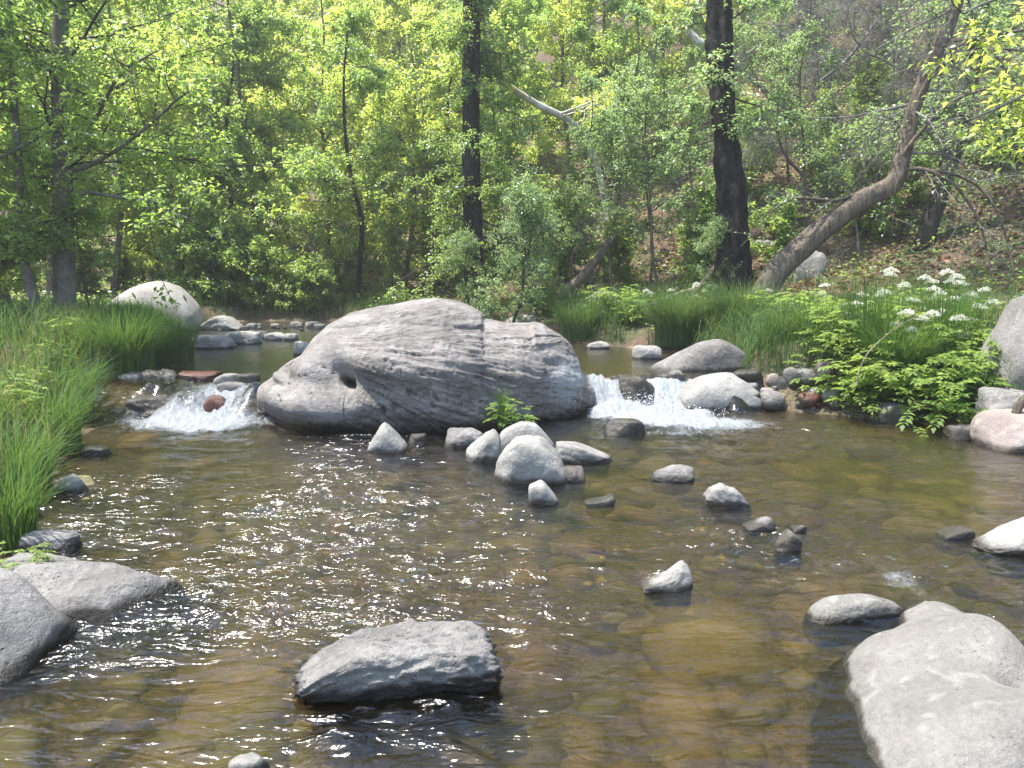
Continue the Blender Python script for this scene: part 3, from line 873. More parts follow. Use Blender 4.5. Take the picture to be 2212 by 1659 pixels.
add_rock("rock", "small black stone right of the wet pale stone", (1262, 1328, 1060, 1090), 'wet', seed=50, dr=.6, prof=[(-1, .1), (.4, .4), (.8, 1), (1, 1)])
# scattered stones on the right half of the stream
add_rock("rock", "grey cracked stone right of the cluster in mid stream", (1404, 1498, 1005, 1042), 'grey', seed=51, dr=.7, k=8)
add_rock("rock", "rounded pale grey stone with a shadow on its right", (1520, 1618, 1044, 1096), 'pale', level=5, seed=52, dr=.7, prof=[(-1, .75), (-.3, 1), (.4, .75), (1, .3)], strata=.02)
add_rock("rock", "small tan stone above the pair of wet black stones", (1606, 1676, 1115, 1147), 'grey', seed=53, prof=[(-1, .2), (0, .9), (.6, 1), (1, .8)])
add_rock("rock", "glossy wet grey stone standing in fast water", (1672, 1730, 1138, 1196), 'wetmid', seed=54, prof=[(-1, .4), (0, 1), (1, .5)])
add_rock("rock", "tiny black knob beside the glossy wet stone", (1708, 1742, 1132, 1152), 'wet', seed=55)
add_rock("rock", "half-drowned pale stone with water breaking over its left side", (1384, 1494, 1214, 1276), 'pale', seed=56, prof=[(-1, .15), (0, .55), (.6, 1), (1, .9)], dr=.55)
add_rock("rock", "low dark stone left of the whitish rock at the right edge", (2022, 2094, 1134, 1168), 'wetmid', seed=57, prof=[(-1, .3), (.6, 1), (1, .8)])
add_rock("rock", "whitish angular rock cut off by the right edge", (2100, 2330, 1118, 1202), 'pale', level=5, seed=58, k=11, dr=.6, prof=[(-1, .1), (-.4, .6), (.3, 1), (1, .9)])
add_rock("rock", "pinkish rounded rock at the right edge below the leafy bank", (2112, 2330, 888, 976), 'pink', level=5, seed=59, dr=.7, amp=.04, k=10, boxy=.7, prof=[(-1, .75), (-.5, .95), (1, 1)])
add_rock("boulder", "smooth grey boulder rising behind the plants at the right edge", (2155, 2420, 625, 800), 'grey', zp=0.6, level=5, seed=60, dr=.7, amp=.03, prof=[(-1, .5), (-.5, .9), (0, 1), (1, 1)], cat="boulder")
add_rock("rock", "dark grey stone under the hanging grass of the right bank", (1884, 1966, 870, 914), 'wetmid', seed=61)
add_rock("rock", "flat pale wet stone at the foot of the leafy right bank", (2046, 2116, 918, 950), 'wetmid', seed=62)
add_rock("rock", "shaded grey stone above the pinkish rock", (2120, 2230, 840, 900), 'grey', zp=0.2, seed=63)
# right-hand cascade
add_rock("boulder", "broad pale boulder with a sheet of water sliding over its left side", (1452, 1672, 802, 886), 'pale', level=5, seed=71, dr=.5, k=7, amp=.025, prof=[(-1, .85), (-.5, 1), (.2, .98), (.6, .7), (1, .3)], boxy=.75, cat="boulder")
add_rock("boulder", "long grey pitted rock slanting up above the right-hand cascade", (1386, 1616, 733, 808), 'grey_up', zp=POOL - .03, level=5, seed=72, dr=.38, k=8, amp=.04, prof=[(-1, .12), (-.4, .55), (.1, .92), (.45, 1.05), (.75, .8), (1, .5)], boxy=.8, cat="boulder")
add_rock("rock", "pale triangular stone at the tip of the long slanting rock", (1366, 1430, 746, 777), 'pale_up', zp=POOL, seed=73)
add_rock("rock", "flat white stone alone in the pool right of the big boulder", (1268, 1318, 736, 754), 'pale_up', zp=POOL, seed=74)
add_rock("rock", "round glossy black rock at the edge of the right-hand froth", (1306, 1392, 902, 940), 'wet', level=5, seed=75, dr=.7, amp=.02)
add_rock("rock", "dark wet ledge stone beside the big boulder in the cascade", (1335, 1420, 812, 862), 'wet', zp=0.1, seed=76)
add_rock("rock", "dark wet ledge stone in the middle of the right cascade", (1400, 1475, 806, 850), 'wet', zp=0.12, seed=77)
add_rock("rock", "small brownish stone perched on the lip of the broad pale boulder", (1438, 1478, 800, 824), 'wetmid', zp=.25, seed=78)
pile = [("orange stone on the pile", (1655, 1681, 776, 797), 'orange'), ("pale round stone left of the orange stone", (1642, 1664, 768, 785), 'pale'), ("black wet stone below the orange stone", (1612, 1660, 786, 822), 'wet'),
        ("dark grey flat stone right of the orange stone", (1660, 1730, 788, 816), 'wetmid'), ("light flat stone on top of the pile", (1682, 1716, 768, 787), 'pale'), ("grey stone at the right end of the pile", (1722, 1750, 772, 796), 'grey'),
        ("small grey stone between flat stones on the pile", (1706, 1728, 776, 792), 'grey'), ("tan stone at the left end of the pile", (1606, 1634, 776, 794), 'pink'), ("pale gap-filling stone low on the pile", (1630, 1654, 778, 795), 'grey')]
for i, (lb, bb, mt) in enumerate(pile):
    g_ = 0.36 if bb[3] < 800 else 0.24
    add_rock("stone", lb + " above the right-hand trickle", bb, mt, zp=g_, seed=80 + i, cat="stone", group="stones heaped between the cascade and the leafy bank", under=.8, level=4, amp=.04)
add_rock("rock", "black wet flat slab beside the leafy right bank", (1664, 1800, 812, 854), 'wet', zp=0.14, seed=90, dr=.5)
add_rock("rock", "brown mossy stone over the black wet slab", (1706, 1800, 790, 826), 'wetmid', zp=0.28, seed=91)
add_rock("rock", "grey cracked rock in the trickle right of the broad pale boulder", (1664, 1742, 834, 880), 'wetmid', zp=0.0, seed=92)
add_rock("rock", "low black rock at the waterline under the leafy bank", (1730, 1800, 846, 882), 'wet', zp=0.0, seed=93)
add_rock("rock", "reddish flat stone half under the leafy right bank", (1745, 1830, 750, 790), 'pink', zp=0.45, seed=94)
# left-hand cascade
add_rock("rock", "long dark ledge rock under the drooping sedge at the left cascade", (236, 326, 804, 856), 'wetmid', zp=0.12, seed=101)
add_rock("rock", "block-shaped dark wet rock at the head of the left cascade", (312, 388, 798, 856), 'wet', zp=0.14, seed=102, k=12)
add_rock("rock", "small dark rock in the lip of the left cascade", (384, 424, 822, 850), 'wet', zp=0.18, seed=103)
add_rock("rock", "flat reddish slab on the lip of the left cascade", (384, 476, 802, 822), 'redbrown', zp=POOL - .02, seed=104, dr=.6)
add_rock("rock", "flat dark stone on the lip left of the big boulder", (464, 520, 806, 830), 'wetmid', zp=0.28, seed=105)
add_rock("rock", "dark stone wedged against the left end of the big boulder", (516, 562, 806, 838), 'wet', zp=0.24, seed=106)
add_rock("rock", "round red-brown stone in the white water of the left cascade", (438, 488, 854, 888), 'redbrown', zp=0.06, seed=107, amp=.02)
add_rock("rock", "long black ledge in the middle of the left cascade", (276, 400, 856, 894), 'wet', zp=0.04, seed=108, dr=.45)
add_rock("rock", "low black stone left of the cascade ledge", (226, 290, 878, 902), 'wet', zp=0.0, seed=109)
add_rock("rock", "dark stone above the red-brown stone", (410, 470, 832, 860), 'wet', zp=0.14, seed=110)
add_rock("rock", "flat brown stone just above the red-brown stone at the lip", (470, 540, 824, 850), 'wetmid', zp=0.2, seed=111)
rg = np.random.RandomState(19)
for i in range(9):
    px, py = [(300, 845), (345, 862), (395, 868), (420, 880), (520, 862), (370, 838), (260, 868), (455, 838), (330, 905)][i]
    w_ = rg.uniform(26, 46)
    add_rock("rapids_stone", "small black wet stone breaking the white water of the left cascade", (px - w_ / 2, px + w_ / 2, py - w_ * .45, py), 'wet', zp=float(np.interp(py, [830, 900], [.22, 0.0])), seed=500 + i, level=3, cat="stone", group="stones in the left-hand cascade")
# pool
add_rock("boulder", "large tan rounded boulder on the far left shore of the pool", (226, 446, 606, 716), 'pale_up', zp=POOL, level=5, seed=121, dr=.7, amp=.04, k=8, prof=[(-1, .5), (-.5, .9), (.0, 1.0), (.5, .9), (1, .55)], cat="boulder", strata=.015)
add_rock("rock", "mound-shaped grey rock standing in the far pool", (442, 524, 680, 714), 'pale_up', zp=POOL, seed=122, prof=[(-1, .4), (-.2, 1), (.3, .9), (1, .2)])
add_rock("rock", "flat whitish rock nearest in the row across the pool", (410, 508, 724, 754), 'pale_up', zp=POOL, seed=123, dr=.6)
add_rock("rock", "humped white rock second in the row across the pool", (490, 566, 716, 744), 'pale_up', zp=POOL, seed=124)
add_rock("rock", "small white pointed rock in the middle of the pool row", (552, 580, 714, 732), 'pale_up', zp=POOL, seed=125)
add_rock("rock", "flat white rock fourth in the pool row", (574, 618, 718, 736), 'pale_up', zp=POOL, seed=126)
add_rock("rock", "flat white rock at the right end of the pool row", (606, 644, 720, 736), 'pale_up', zp=POOL, seed=127)
add_rock("rock", "low pale stone by the left end of the pool row", (396, 424, 738, 752), 'pale_up', zp=POOL, seed=128)
add_rock("rock", "pale rock beside the upper left flank of the big boulder", (634, 672, 736, 768), 'pale_up', zp=POOL, seed=129)
# rocks on the wooded slope
hill = [("slanting grey rock at the foot of the slope behind the pool", (1214, 1280, 655, 712), 14), ("grey boulder above the slanting rock on the right shore", (1268, 1334, 628, 680), 14.5),
        ("pale flat rock beside the grey boulder on the right shore", (1320, 1370, 650, 690), 14), ("dark rock in shade right of the vine-hung trunk", (1090, 1160, 680, 716), 14),
        ("grey rock face behind the leaning trunk", (1700, 1790, 535, 625), 15), ("wide shaded ledge of rock right of the leaning trunk", (1790, 1990, 540, 620), 16), ("pale rock on the slope under the bare twigs", (1870, 1990, 310, 372), 22),
        ("second pale rock high on the slope", (1760, 1850, 315, 365), 23), ("dark boulder low on the slope at the far right", (2040, 2190, 540, 620), 15), ("rock on the slope between black trunk and leaning trunk", (1600, 1690, 520, 590), 17),
        ("mossy rock on the slope beyond the second leaning trunk", (2080, 2180, 450, 510), 19), ("small pale rock in the woods behind the pool", (640, 690, 625, 660), 22)]
for i, (lb, bb, Yh) in enumerate(hill):
    zb_ = at_depth((bb[0] + bb[1]) / 2, bb[3], Yh)[2]
    add_rock("hillside_rock", lb, bb, 'hillrock', zp=zb_, seed=140 + i, Yc=Yh, under=1.0, dr=.8, group="rocks on the wooded slope", k=10, amp=.06)
# shoreline stones at the far edge of the pool
rg = np.random.RandomState(77)
shore_x = np.sort(rg.uniform(450, 700, 18))
for i in range(18):
    px = shore_x[i]
    w_ = 6 + 24 * rg.rand() ** 2
    py = 712 - 0.05 * (px - 455) * 0.2 + rg.uniform(-6, 4)
    add_rock("shore_stone", "first second third fourth fifth sixth seventh eighth ninth tenth eleventh twelfth thirteenth fourteenth fifteenth sixteenth seventeenth eighteenth".split()[i] + " small stone from the left along the far shore of the pool", (px, px + w_, py - w_ * .45, py), 'wetmid' if rg.rand() < .6 else 'grey_up', zp=POOL + .02, level=3, seed=200 + i, cat="stone", group="stones along the far shore of the pool")

# cobbles lying under the water, parts of the stream bed
rg = np.random.RandomState(5)
cob = []
for i in range(7):
    V_, F_ = rock_shape(3, 300 + i, 6)
    V_ = V_ + (V_ / np.linalg.norm(V_, axis=1)[:, None]) * (0.05 * fbm(V_ * 2, 3, i))[:, None]
    cob.append(mesh("stone", V_, F_, M['cobble']))
n = 0
placed = []
while n < 290:
    yv = 1.3 * (8.0 / 1.3) ** rg.rand()
    xv = rg.uniform(-0.72, 0.72) * (yv + .6)
    if bank_d(np.array([xv]), np.array([yv]))[0] < 0.12: continue
    sz = rg.choice([.07, .10, .15, .21], p=[.3, .34, .24, .12]) * rg.uniform(.8, 1.25)
    if any((xv - a) ** 2 + (yv - b) ** 2 < (0.8 * (sz + c)) ** 2 for a, b, c in placed): continue
    placed.append((xv, yv, sz))
    zg = ground_h(xv, yv)[0]
    o = put("stone", cob[n % 7], bed, (xv, yv, zg + sz * .12))
    hz = min(sz * rg.uniform(.4, .6), max(0.04, -zg * .6))
    o.scale = (sz * rg.uniform(.9, 1.4), sz * rg.uniform(.7, 1.0), hz)
    o.rotation_euler = (rg.uniform(-.2, .2), rg.uniform(-.2, .2), rg.uniform(0, 6.28))
    n += 1
for i in range(14):                                # yellow leaves caught between the stones
    px, py = [(1445, 1160), (1270, 1268), (1300, 1258), (1300, 1212), (1330, 1200), (1650, 1160), (1450, 1185), (1560, 1210), (1355, 1190), (1720, 1165), (1290, 1262), (1515, 1150), (1860, 950), (1640, 1230)][i]
    p = on_plane(px, py, -0.03)
    t = rg.uniform(0, 6.28)
    q_ = 0.028 * rg.uniform(.7, 1.3)
    vv = np.array([[-1, 0, 0], [-.2, .55, .1], [1, 0, 0], [-.2, -.55, .1]]) * q_
    c, s = math.cos(t), math.sin(t)
    vv = np.stack([c * vv[:, 0] - s * vv[:, 1], s * vv[:, 0] + c * vv[:, 1], vv[:, 2]], 1)
    tag(put("fallen_leaf", mesh("fallen_leaf", vv, np.array([[0, 1, 2, 3]]), M['yellow_leaf']), loc=(p[0], p[1], -0.02)), "yellow fallen leaf caught under the clear shallow water", "leaf", "yellow leaves in the stream")

# ------------------------------------------------------------------ foliage tools
UP = np.array([0, 0, 1.0])
def unit(v):
    return v / (np.linalg.norm(v, axis=-1, keepdims=True) + 1e-9)

def leaf_quads(pos, d, nrm, L, wr=0.55, fold=0.12, droop=0.15):
    d = unit(d)
    side = unit(np.cross(nrm, d))
    nn = np.cross(d, side)
    L = L[:, None]
    mid = pos + d * L * 0.45
    a = mid + side * L * wr * 0.5 + nn * L * fold
    b = mid - side * L * wr * 0.5 + nn * L * fold
    tip = pos + d * L - nn * L * droop
    V = np.stack([pos, a, tip, b], 1).reshape(-1, 3)
    Fq = np.arange(len(pos) * 4).reshape(-1, 4)
    return V, Fq

def grow(rg, p0, d0, L, K, curve=0.0, wob=0.12):
    """batch of polylines; curve >0 bends up, <0 droops"""
    Mn = len(p0)
    P = np.zeros((Mn, K, 3))
    P[:, 0] = p0
    d = unit(d0.copy())
    for k in range(1, K):
        d = unit(d + np.array([0, 0, curve / K])[None] + rg.normal(size=(Mn, 3)) * wob)
        P[:, k] = P[:, k - 1] + d * (L / (K - 1))[:, None]
    return P

def along(P, idx, t):
    K = P.shape[1]
    f = t * (K - 1)
    i = np.minimum(f.astype(int), K - 2)
    w = (f - i)[:, None]
    a, b = P[idx, i], P[idx, i + 1]
    return a * (1 - w) + b * w, unit(b - a)

def offshoot(rg, tang, spread, flat):
    r = rg.normal(size=tang.shape)
    r[:, 2] *= flat
    r = unit(r - (r * tang).sum(1, keepdims=True) * tang)
    return unit(tang * (1 - spread) + r * spread)

LIMBS = []
def tree_parts(seed, trunk_pts, trunk_r, n1=26, len1=(1.0, 2.4), n2=8, n3=9, leaves=12, leaf=0.07, lmat='alder', bark='bark_alder', tmat='twig_dark', t0=0.25, t1=1.0,
               elev=0.25, curve1=0.15, flat=0.35, sides=14, wr=0.55, twig=0.28, spread=0.75, nrings=40, droop=0.1, twigs=True, shape=None, rough=0.06, r1=0.022, keep=None, extra=None):
    """returns meshes for trunk, branches, crown in local coordinates"""
    rg = np.random.RandomState(seed)
    TP, TR = resample(trunk_pts, trunk_r, nrings)
    Vt, Ft = tubes(TP[None], TR[None], sides)
    ctr = np.repeat(TP, sides, 0)
    rad = np.repeat(TR, sides)[:, None]
    out = unit(Vt - ctr)
    Vt = Vt + out * rad * (rough * 2 * pn(np.stack([out[:, 0] * 1.6, out[:, 1] * 1.6, Vt[:, 2] * 1.1], 1), seed % 50) + rough * pn(Vt * 6, seed % 31))[:, None]
    # root flare
    lowf = np.clip(1 - (np.repeat(np.arange(nrings), sides) / (nrings * 0.06)), 0, 1)[:, None]
    Vt = Vt + out * rad * lowf * (0.35 + 0.3 * pn(out * 2, 5)[:, None])
    trunk = mesh("trunk", Vt, Ft, M[bark])
    # limbs
    tt = t0 + (t1 - t0) * np.sort(rg.rand(n1))
    p0, tg = along(TP[None], np.zeros(n1, int), tt)
    az = rg.uniform(0, 2 * np.pi, n1) if shape is None else shape(rg, n1)
    el = elev + rg.normal(size=n1) * 0.22
    d0 = np.stack([np.cos(az) * np.cos(el), np.sin(az) * np.cos(el), np.sin(el)], 1)
    rel = (tt - t0) / (t1 - t0 + 1e-6)
    L1 = rg.uniform(len1[0], len1[1], n1) * (1.0 - 0.45 * rel ** 2)
    P1 = grow(rg, p0, d0, L1, 7, curve1, 0.10)
    parts = []
    R1 = (r1 * (0.4 + 0.6 * L1 / len1[1]))[:, None] * np.linspace(1, 0.3, 7)[None]
    parts.append(tubes(P1, R1, 6))
    LIMBS.clear()
    if extra is not None:
        for E in extra:
            EP, ER = resample(E, r1 * 1.35 * np.linspace(1, 0.3, 7), 22)
            EP = EP + 0.012 * np.stack([pn(EP * 3, 71), pn(EP * 3, 72), pn(EP * 3, 73)], 1)
            LIMBS.append(mesh("limb", *tubes(EP[None], ER[None], 8), M[bark]))
        P1 = np.concatenate([P1, extra]); L1 = np.concatenate([L1, np.full(len(extra), len1[1])])
        n1 = len(P1)
    i2 = np.repeat(np.arange(n1), n2)
    t2 = 0.18 + 0.82 * rg.rand(len(i2))
    p2, tg2 = along(P1, i2, t2)
    d2 = offshoot(rg, tg2, spread * 0.8, flat)
    L2 = L1[i2] * rg.uniform(0.25, 0.5, len(i2)) * (1.15 - 0.5 * t2)
    P2 = grow(rg, p2, d2, L2, 5, curve1 - droop, 0.13)
    parts.append(tubes(P2, (r1 * 0.36) * np.linspace(1, 0.35, 5)[None] * np.ones((len(P2), 1)), 4))
    i3 = np.repeat(np.arange(len(P2)), n3)
    t3 = 0.1 + 0.9 * rg.rand(len(i3))
    p3, tg3 = along(P2, i3, t3)
    d3 = offshoot(rg, tg3, spread, flat)
    L3 = twig * rg.uniform(0.5, 1.3, len(i3))
    P3 = grow(rg, p3, d3, L3, 3, -droop, 0.12)
    if twigs:
        parts.append(tubes(P3, 0.0035 * np.linspace(1, 0.5, 3)[None] * np.ones((len(P3), 1)), 3))
    Vb, Fb = join(parts)
    branches = mesh("branches", Vb, Fb, M[tmat])
    crown = None
    if leaves:
        i4 = np.repeat(np.arange(len(P3)), leaves)
        t4 = rg.rand(len(i4))
        p4, tg4 = along(P3, i4, t4)
        r = rg.normal(size=p4.shape)
        r[:, 2] *= 0.45
        d4 = unit(tg4 * 0.55 + unit(r) * 0.85 + np.array([0, 0, -0.18]))
        p4 = p4 + rg.normal(size=p4.shape) * leaf * 0.35
        nr = unit(UP + rg.normal(size=p4.shape) * 0.42)
        Ls = leaf * rg.uniform(0.6, 1.25, len(p4))
        if keep is not None:
            ok = keep(p4, rg)
            p4, d4, nr, Ls = p4[ok], d4[ok], nr[ok], Ls[ok]
        crown = mesh("crown", *leaf_quads(p4, d4, nr, Ls, wr), M[lmat], smoothed=False)
    return trunk, branches, crown

def tree(name, loc, label, cat="tree", group=None, **kw):
    t, b, c = tree_parts(**kw)
    r = empty(name, loc, label, cat, group)
    tr_ = put("trunk", t, r)
    for lm in LIMBS: put("limb", lm, tr_)
    put("branches", b, r)
    if c: put("crown", c, r)
    return r

def px_trunk(pts, Y):
    """trunk given as photo points with a depth (or one depth each) -> base, local points"""
    Ys = [Y] * len(pts) if np.isscalar(Y) else Y
    W = np.array([at_depth(a, b, q) for (a, b), q in zip(pts, Ys)])
    base = W[0].copy()
    base[2] = ground_h(base[0], base[1])[0] - 0.05
    W[0] = base
    return base, W - base

def gz(x, y):
    return float(ground_h(x, y)[0])

def on_ground(px, py, y0=2.5, y1=40.0):
    Ys = np.linspace(y0, y1, 400)
    d = ray(px, py)
    xs, zs = d[0] / d[1] * Ys, CAMZ + d[2] / d[1] * Ys
    k = np.nonzero(zs < ground_h(xs, Ys))[0]
    i = k[0] if len(k) else 399
    return np.array([xs[i], Ys[i], zs[i]])

def xat(px, Y):
    return (px - CX) / F * Y / 1.005

# ------------------------------------------------------------------ prototype trees, placed by copying
def straight(h, bend=0.3, seed=0):
    rg = np.random.RandomState(seed)
    zs = np.linspace(0, h, 7)
    w = np.cumsum(rg.normal(size=(7, 2)) * bend * 0.35, 0)
    w[0] = 0
    return np.column_stack([w, zs])
def taper(r, n=7):
    return r * np.linspace(1, 0.22, n)

protoA = tree("alder_tree", (0, 0, 0), "x", seed=1, trunk_pts=straight(9.5, .35, 1), trunk_r=taper(.10), n1=38, len1=(1.3, 3.1), n2=8, n3=8, leaves=10, leaf=.115, flat=.2, lmat='alder', bark='bark_brown', t0=.10, elev=.2)
protoB = tree("alder_tree", (0, 0, 0), "x", seed=2, trunk_pts=straight(8.5, .3, 2), trunk_r=taper(.09), n1=36, len1=(1.4, 3.2), n2=8, n3=8, leaves=10, leaf=.115, flat=.2, lmat='alder_lime', bark='bark_brown', t0=.10, elev=.25)
protoC = tree("sapling", (0, 0, 0), "x", seed=3, trunk_pts=straight(6.0, .35, 3), trunk_r=taper(.04), n1=20, len1=(.5, 1.3), n2=6, n3=6, leaves=8, leaf=.065, lmat='willow', bark='bark_brown', t0=.25, elev=.5, sides=8, nrings=20, r1=.012)
protoD = tree("willow_shrub", (0, 0, 0), "x", seed=4, trunk_pts=straight(3.4, .5, 4), trunk_r=taper(.05), n1=24, len1=(.7, 1.7), n2=6, n3=6, leaves=9, leaf=.085, wr=.32, lmat='willow', bark='bark_dark', t0=.05, elev=.75, curve1=.1, sides=8, nrings=16, r1=.014)
protoE = tree("slope_tree", (0, 0, 0), "x", seed=5, trunk_pts=straight(11, .5, 5), trunk_r=taper(.16), n1=34, len1=(1.6, 3.6), n2=7, n3=7, leaves=9, leaf=.15, lmat='hill_leaf', bark='bark_brown', t0=.12, elev=.3, twigs=False, sides=8, nrings=16, twig=.4)
protoF = tree("dead_shrub", (0, 0, 0), "x", seed=6, trunk_pts=straight(3.6, .9, 6), trunk_r=taper(.05), n1=22, len1=(.9, 2.2), n2=9, n3=9, leaves=0, lmat='hill_leaf', bark='twig', tmat='twig', t0=.08, elev=.55, curve1=-.25, sides=8, nrings=16, r1=.016, twig=.35, flat=.8)
protoG = tree("low_bush", (0, 0, 0), "x", seed=7, trunk_pts=straight(1.2, .3, 7), trunk_r=taper(.025), n1=22, len1=(.3, .8), n2=5, n3=6, leaves=9, leaf=.06, lmat='alder', bark='bark_dark', t0=.02, elev=.6, sides=6, nrings=10, r1=.008, twig=.16)
protoH = tree("alder_tree", (0, 0, 0), "x", seed=8, trunk_pts=straight(8.0, .35, 8), trunk_r=taper(.11), n1=38, len1=(1.3, 2.9), n2=8, n3=8, leaves=9, leaf=.105, flat=.2, lmat='dark_leaf', bark='bark_black', t0=.1, elev=.15)
used = set()
TALL = {'alder_tree': 1.12, 'slope_tree': 1.2}
def plant_tree(proto, px, Y, s, label, group, rz=None, seed=0, tilt=(0, 0), sink=0.1, name=None):
    rg = np.random.RandomState(int(px * 7 + Y * 13 + seed) % 99991)
    x_ = xat(px, Y)
    loc = (x_, Y, gz(x_, Y) - sink)
    rz = rg.uniform(0, 6.28) if rz is None else rz
    nm = name or proto.name.split('.')[0]
    if proto.name in used:
        return clone(proto, nm, loc, rz, (s, s, s * TALL.get(nm, 1.0)), label, group, tilt)
    used.add(proto.name)
    proto.location = loc
    proto.rotation_euler = (tilt[0], tilt[1], rz)
    proto.scale = (s, s, s * TALL.get(nm, 1.0))
    tag(proto, label, None, group)
    return proto

G1, G2, G3 = "alders behind the pool", "trees on the far slope", "saplings at the foot of the slope"
rows = [
    # far shore of the pool
    (protoH, 470, 20.5, .80, "dark alder behind the mound-shaped rock on the far shore"), (protoA, 575, 20.0, .85, "alder with leaning trunk on the far shore left of centre"),
    (protoB, 690, 22.5, .90, "lime-green alder on the far shore above the pool's end"), (protoH, 765, 19.6, .72, "dark fork-trunked alder just left of the big boulder's top"),
    (protoB, 870, 20.5, .78, "lime-green alder rising behind the top of the big boulder"), (protoH, 955, 21.0, .74, "dark alder left of the vine-hung trunk"),
    (protoA, 1075, 21.5, .80, "alder right behind the vine-hung trunk"), (protoB, 380, 22.5, .9, "lime-green alder behind the large tan boulder"),
    # left woods
    (protoA, 20, 13.0, .80, "alder at the left edge behind the grass"), (protoH, -70, 11.0, .7, "dark alder overhanging from the left edge"), (protoB, 245, 19.5, .85, "lime-green alder between the pale trunk and the tan boulder"),
    (protoA, 110, 18.5, .9, "alder beyond the pale-barked trunk"), (protoB, -40, 20.0, 1.0, "lime-green alder deep in the left woods"), (protoA, 310, 25.5, 1.0, "alder deep in the woods beyond the tan boulder"),
    # second row
    (protoB, 480, 27.5, 1.15, "tall lime-green alder in the second row left of centre"), (protoB, 620, 29.0, 1.2, "tallest sunlit lime alder behind the far shore"), (protoB, 780, 27.0, 1.1, "sunlit lime alder left of the vine-hung trunk"),
    (protoB, 900, 30.0, 1.2, "tall lime-green alder behind the big boulder, second row"), (protoB, 1090, 28.0, 1.0, "lime alder behind the white sycamore limb"), (protoB, 1230, 24.5, .85, "lime alder right of the white sycamore limb"),
    (protoA, 1330, 23.0, .75, "green alder between the white limb and the black trunk"), (protoB, 1440, 24.0, .78, "lime alder just left of the black trunk"), (protoA, 160, 28.0, 1.1, "alder far back behind the pale-barked trunk"),
    (protoA, 1680, 26.0, .7, "green alder on the slope right of the black trunk"),
]
for pr, px, Y, s, lb in rows:
    plant_tree(pr, px, Y, s, lb, G1)
far = [(-150, 36, 1.2), (20, 40, 1.3), (200, 37, 1.2), (360, 42, 1.3), (520, 40, 1.3), (680, 44, 1.35), (840, 39, 1.2), (980, 45, 1.3), (1130, 38, 1.0), (1280, 33, .9), (1420, 36, .9), (1560, 30, .8), (1720, 33, .75), (1880, 30, .6),
       (2040, 28, .6), (2180, 26, .6), (2330, 27, .8), (1500, 42, 1.0), (1180, 52, 1.2), (900, 56, 1.3), (600, 58, 1.4), (300, 54, 1.3), (60, 56, 1.3), (1400, 54, 1.1), (1650, 48, 1.0), (1850, 44, .9), (2050, 42, .8), (2250, 40, .8), (-100, 52, 1.4), (740, 66, 1.4), (1040, 66, 1.4), (450, 70, 1.5), (1300, 68, 1.3), (1750, 62, 1.1), (2000, 60, 1.1)]
for px, Y, s in far:
    row = 0 if Y < 46 else 1
    rank = sum(1 for q in far if (q[1] < 46) == (Y < 46) and q[0] < px)
    nth = "first second third fourth fifth sixth seventh eighth ninth tenth eleventh twelfth thirteenth fourteenth fifteenth sixteenth seventeenth eighteenth nineteenth twentieth twenty-first twenty-second twenty-third".split()[rank]
    plant_tree(protoE, px, Y, s, nth + (" hazy tree from the left along the foot of the canyon slope" if row == 0 else " hazy tree from the left high on the canyon slope"), G2)
saps = [(1238, 15.5, .75, "thin sapling left of the fallen log"), (1322, 15.5, .95, "slender dark-stemmed sapling above the fallen log"), (1400, 16, .8, "sapling with forked foot midway to the black trunk"), (1435, 15, .85, "pale-leaved sapling standing nearest left of the black trunk"),
        (1500, 17, .8, "sapling leaning beside the black trunk"), (1765, 15.5, .9, "straight grey sapling crossed by the leaning trunk"), (1690, 18, .8, "small sapling between black trunk and leaning trunk"), (1560, 19, .9, "sapling hidden behind the black trunk"), (1900, 18.5, .6, "sapling under the bend of the leaning trunk"), (205, 12.5, .55, "leaning thin sapling right of the pale-barked trunk")]
for px, Y, s, lb in saps:
    plant_tree(protoC, px, Y, s, lb, G3, tilt=(0, .08 if px % 2 else -.08))
shr = [(1105, 13.6, .72, "silvery willow shrub in front of the vine-hung trunk"), (1165, 14.2, .6, "low willow shrub behind the right end of the big boulder"), (1560, 12.9, .42, "willow sprig in front of the black trunk"), (1020, 14.5, .5, "small willow shrub left of the vine-hung trunk's foot"), (840, 19.5, .5, "low willow shrub over the top of the big boulder"), (520, 19.6, .5, "low willow shrub on the far shore behind the pool stones")]
for px, Y, s, lb in shr:
    plant_tree(protoD, px, Y, s, lb, "willow shrubs by the pool")
dead = [(1700, 17, 1.0), (1800, 19, 1.2), (1900, 17.5, 1.1), (2010, 18, 1.2), (2130, 16.5, 1.1), (2200, 19, 1.3), (1760, 23, 1.4), (1960, 23, 1.4), (2120, 24, 1.5), (1640, 22, 1.2), (1850, 15.2, .6), (1540, 16, .7), (1280, 16.5, .6), (660, 20, .45), (700, 19.2, .35), (990, 20, .5)]
nd = 0
for i, (px, Y, s) in enumerate(dead):
    rank = sum(1 for q in dead[:11] if q[0] < px)
    lb = ["first", "second", "third", "fourth", "fifth", "sixth", "seventh", "eighth", "ninth", "tenth", "eleventh"][min(rank, 10)] + " leafless tangle of grey twigs from the left on the right-hand slope" if px > 1600 else ["bare brush beside the black trunk", "bare brush near the fallen log", "dry root brush on the far shore of the pool", "small dry brush at the water's far edge", "bare brush left of the vine-hung trunk"][i - 11]
    plant_tree(protoF, px, Y, s, lb, "bare brush")
ORD = "first second third fourth fifth sixth seventh eighth ninth tenth eleventh twelfth thirteenth fourteenth fifteenth sixteenth seventeenth eighteenth nineteenth twentieth".split()
rg = np.random.RandomState(31)
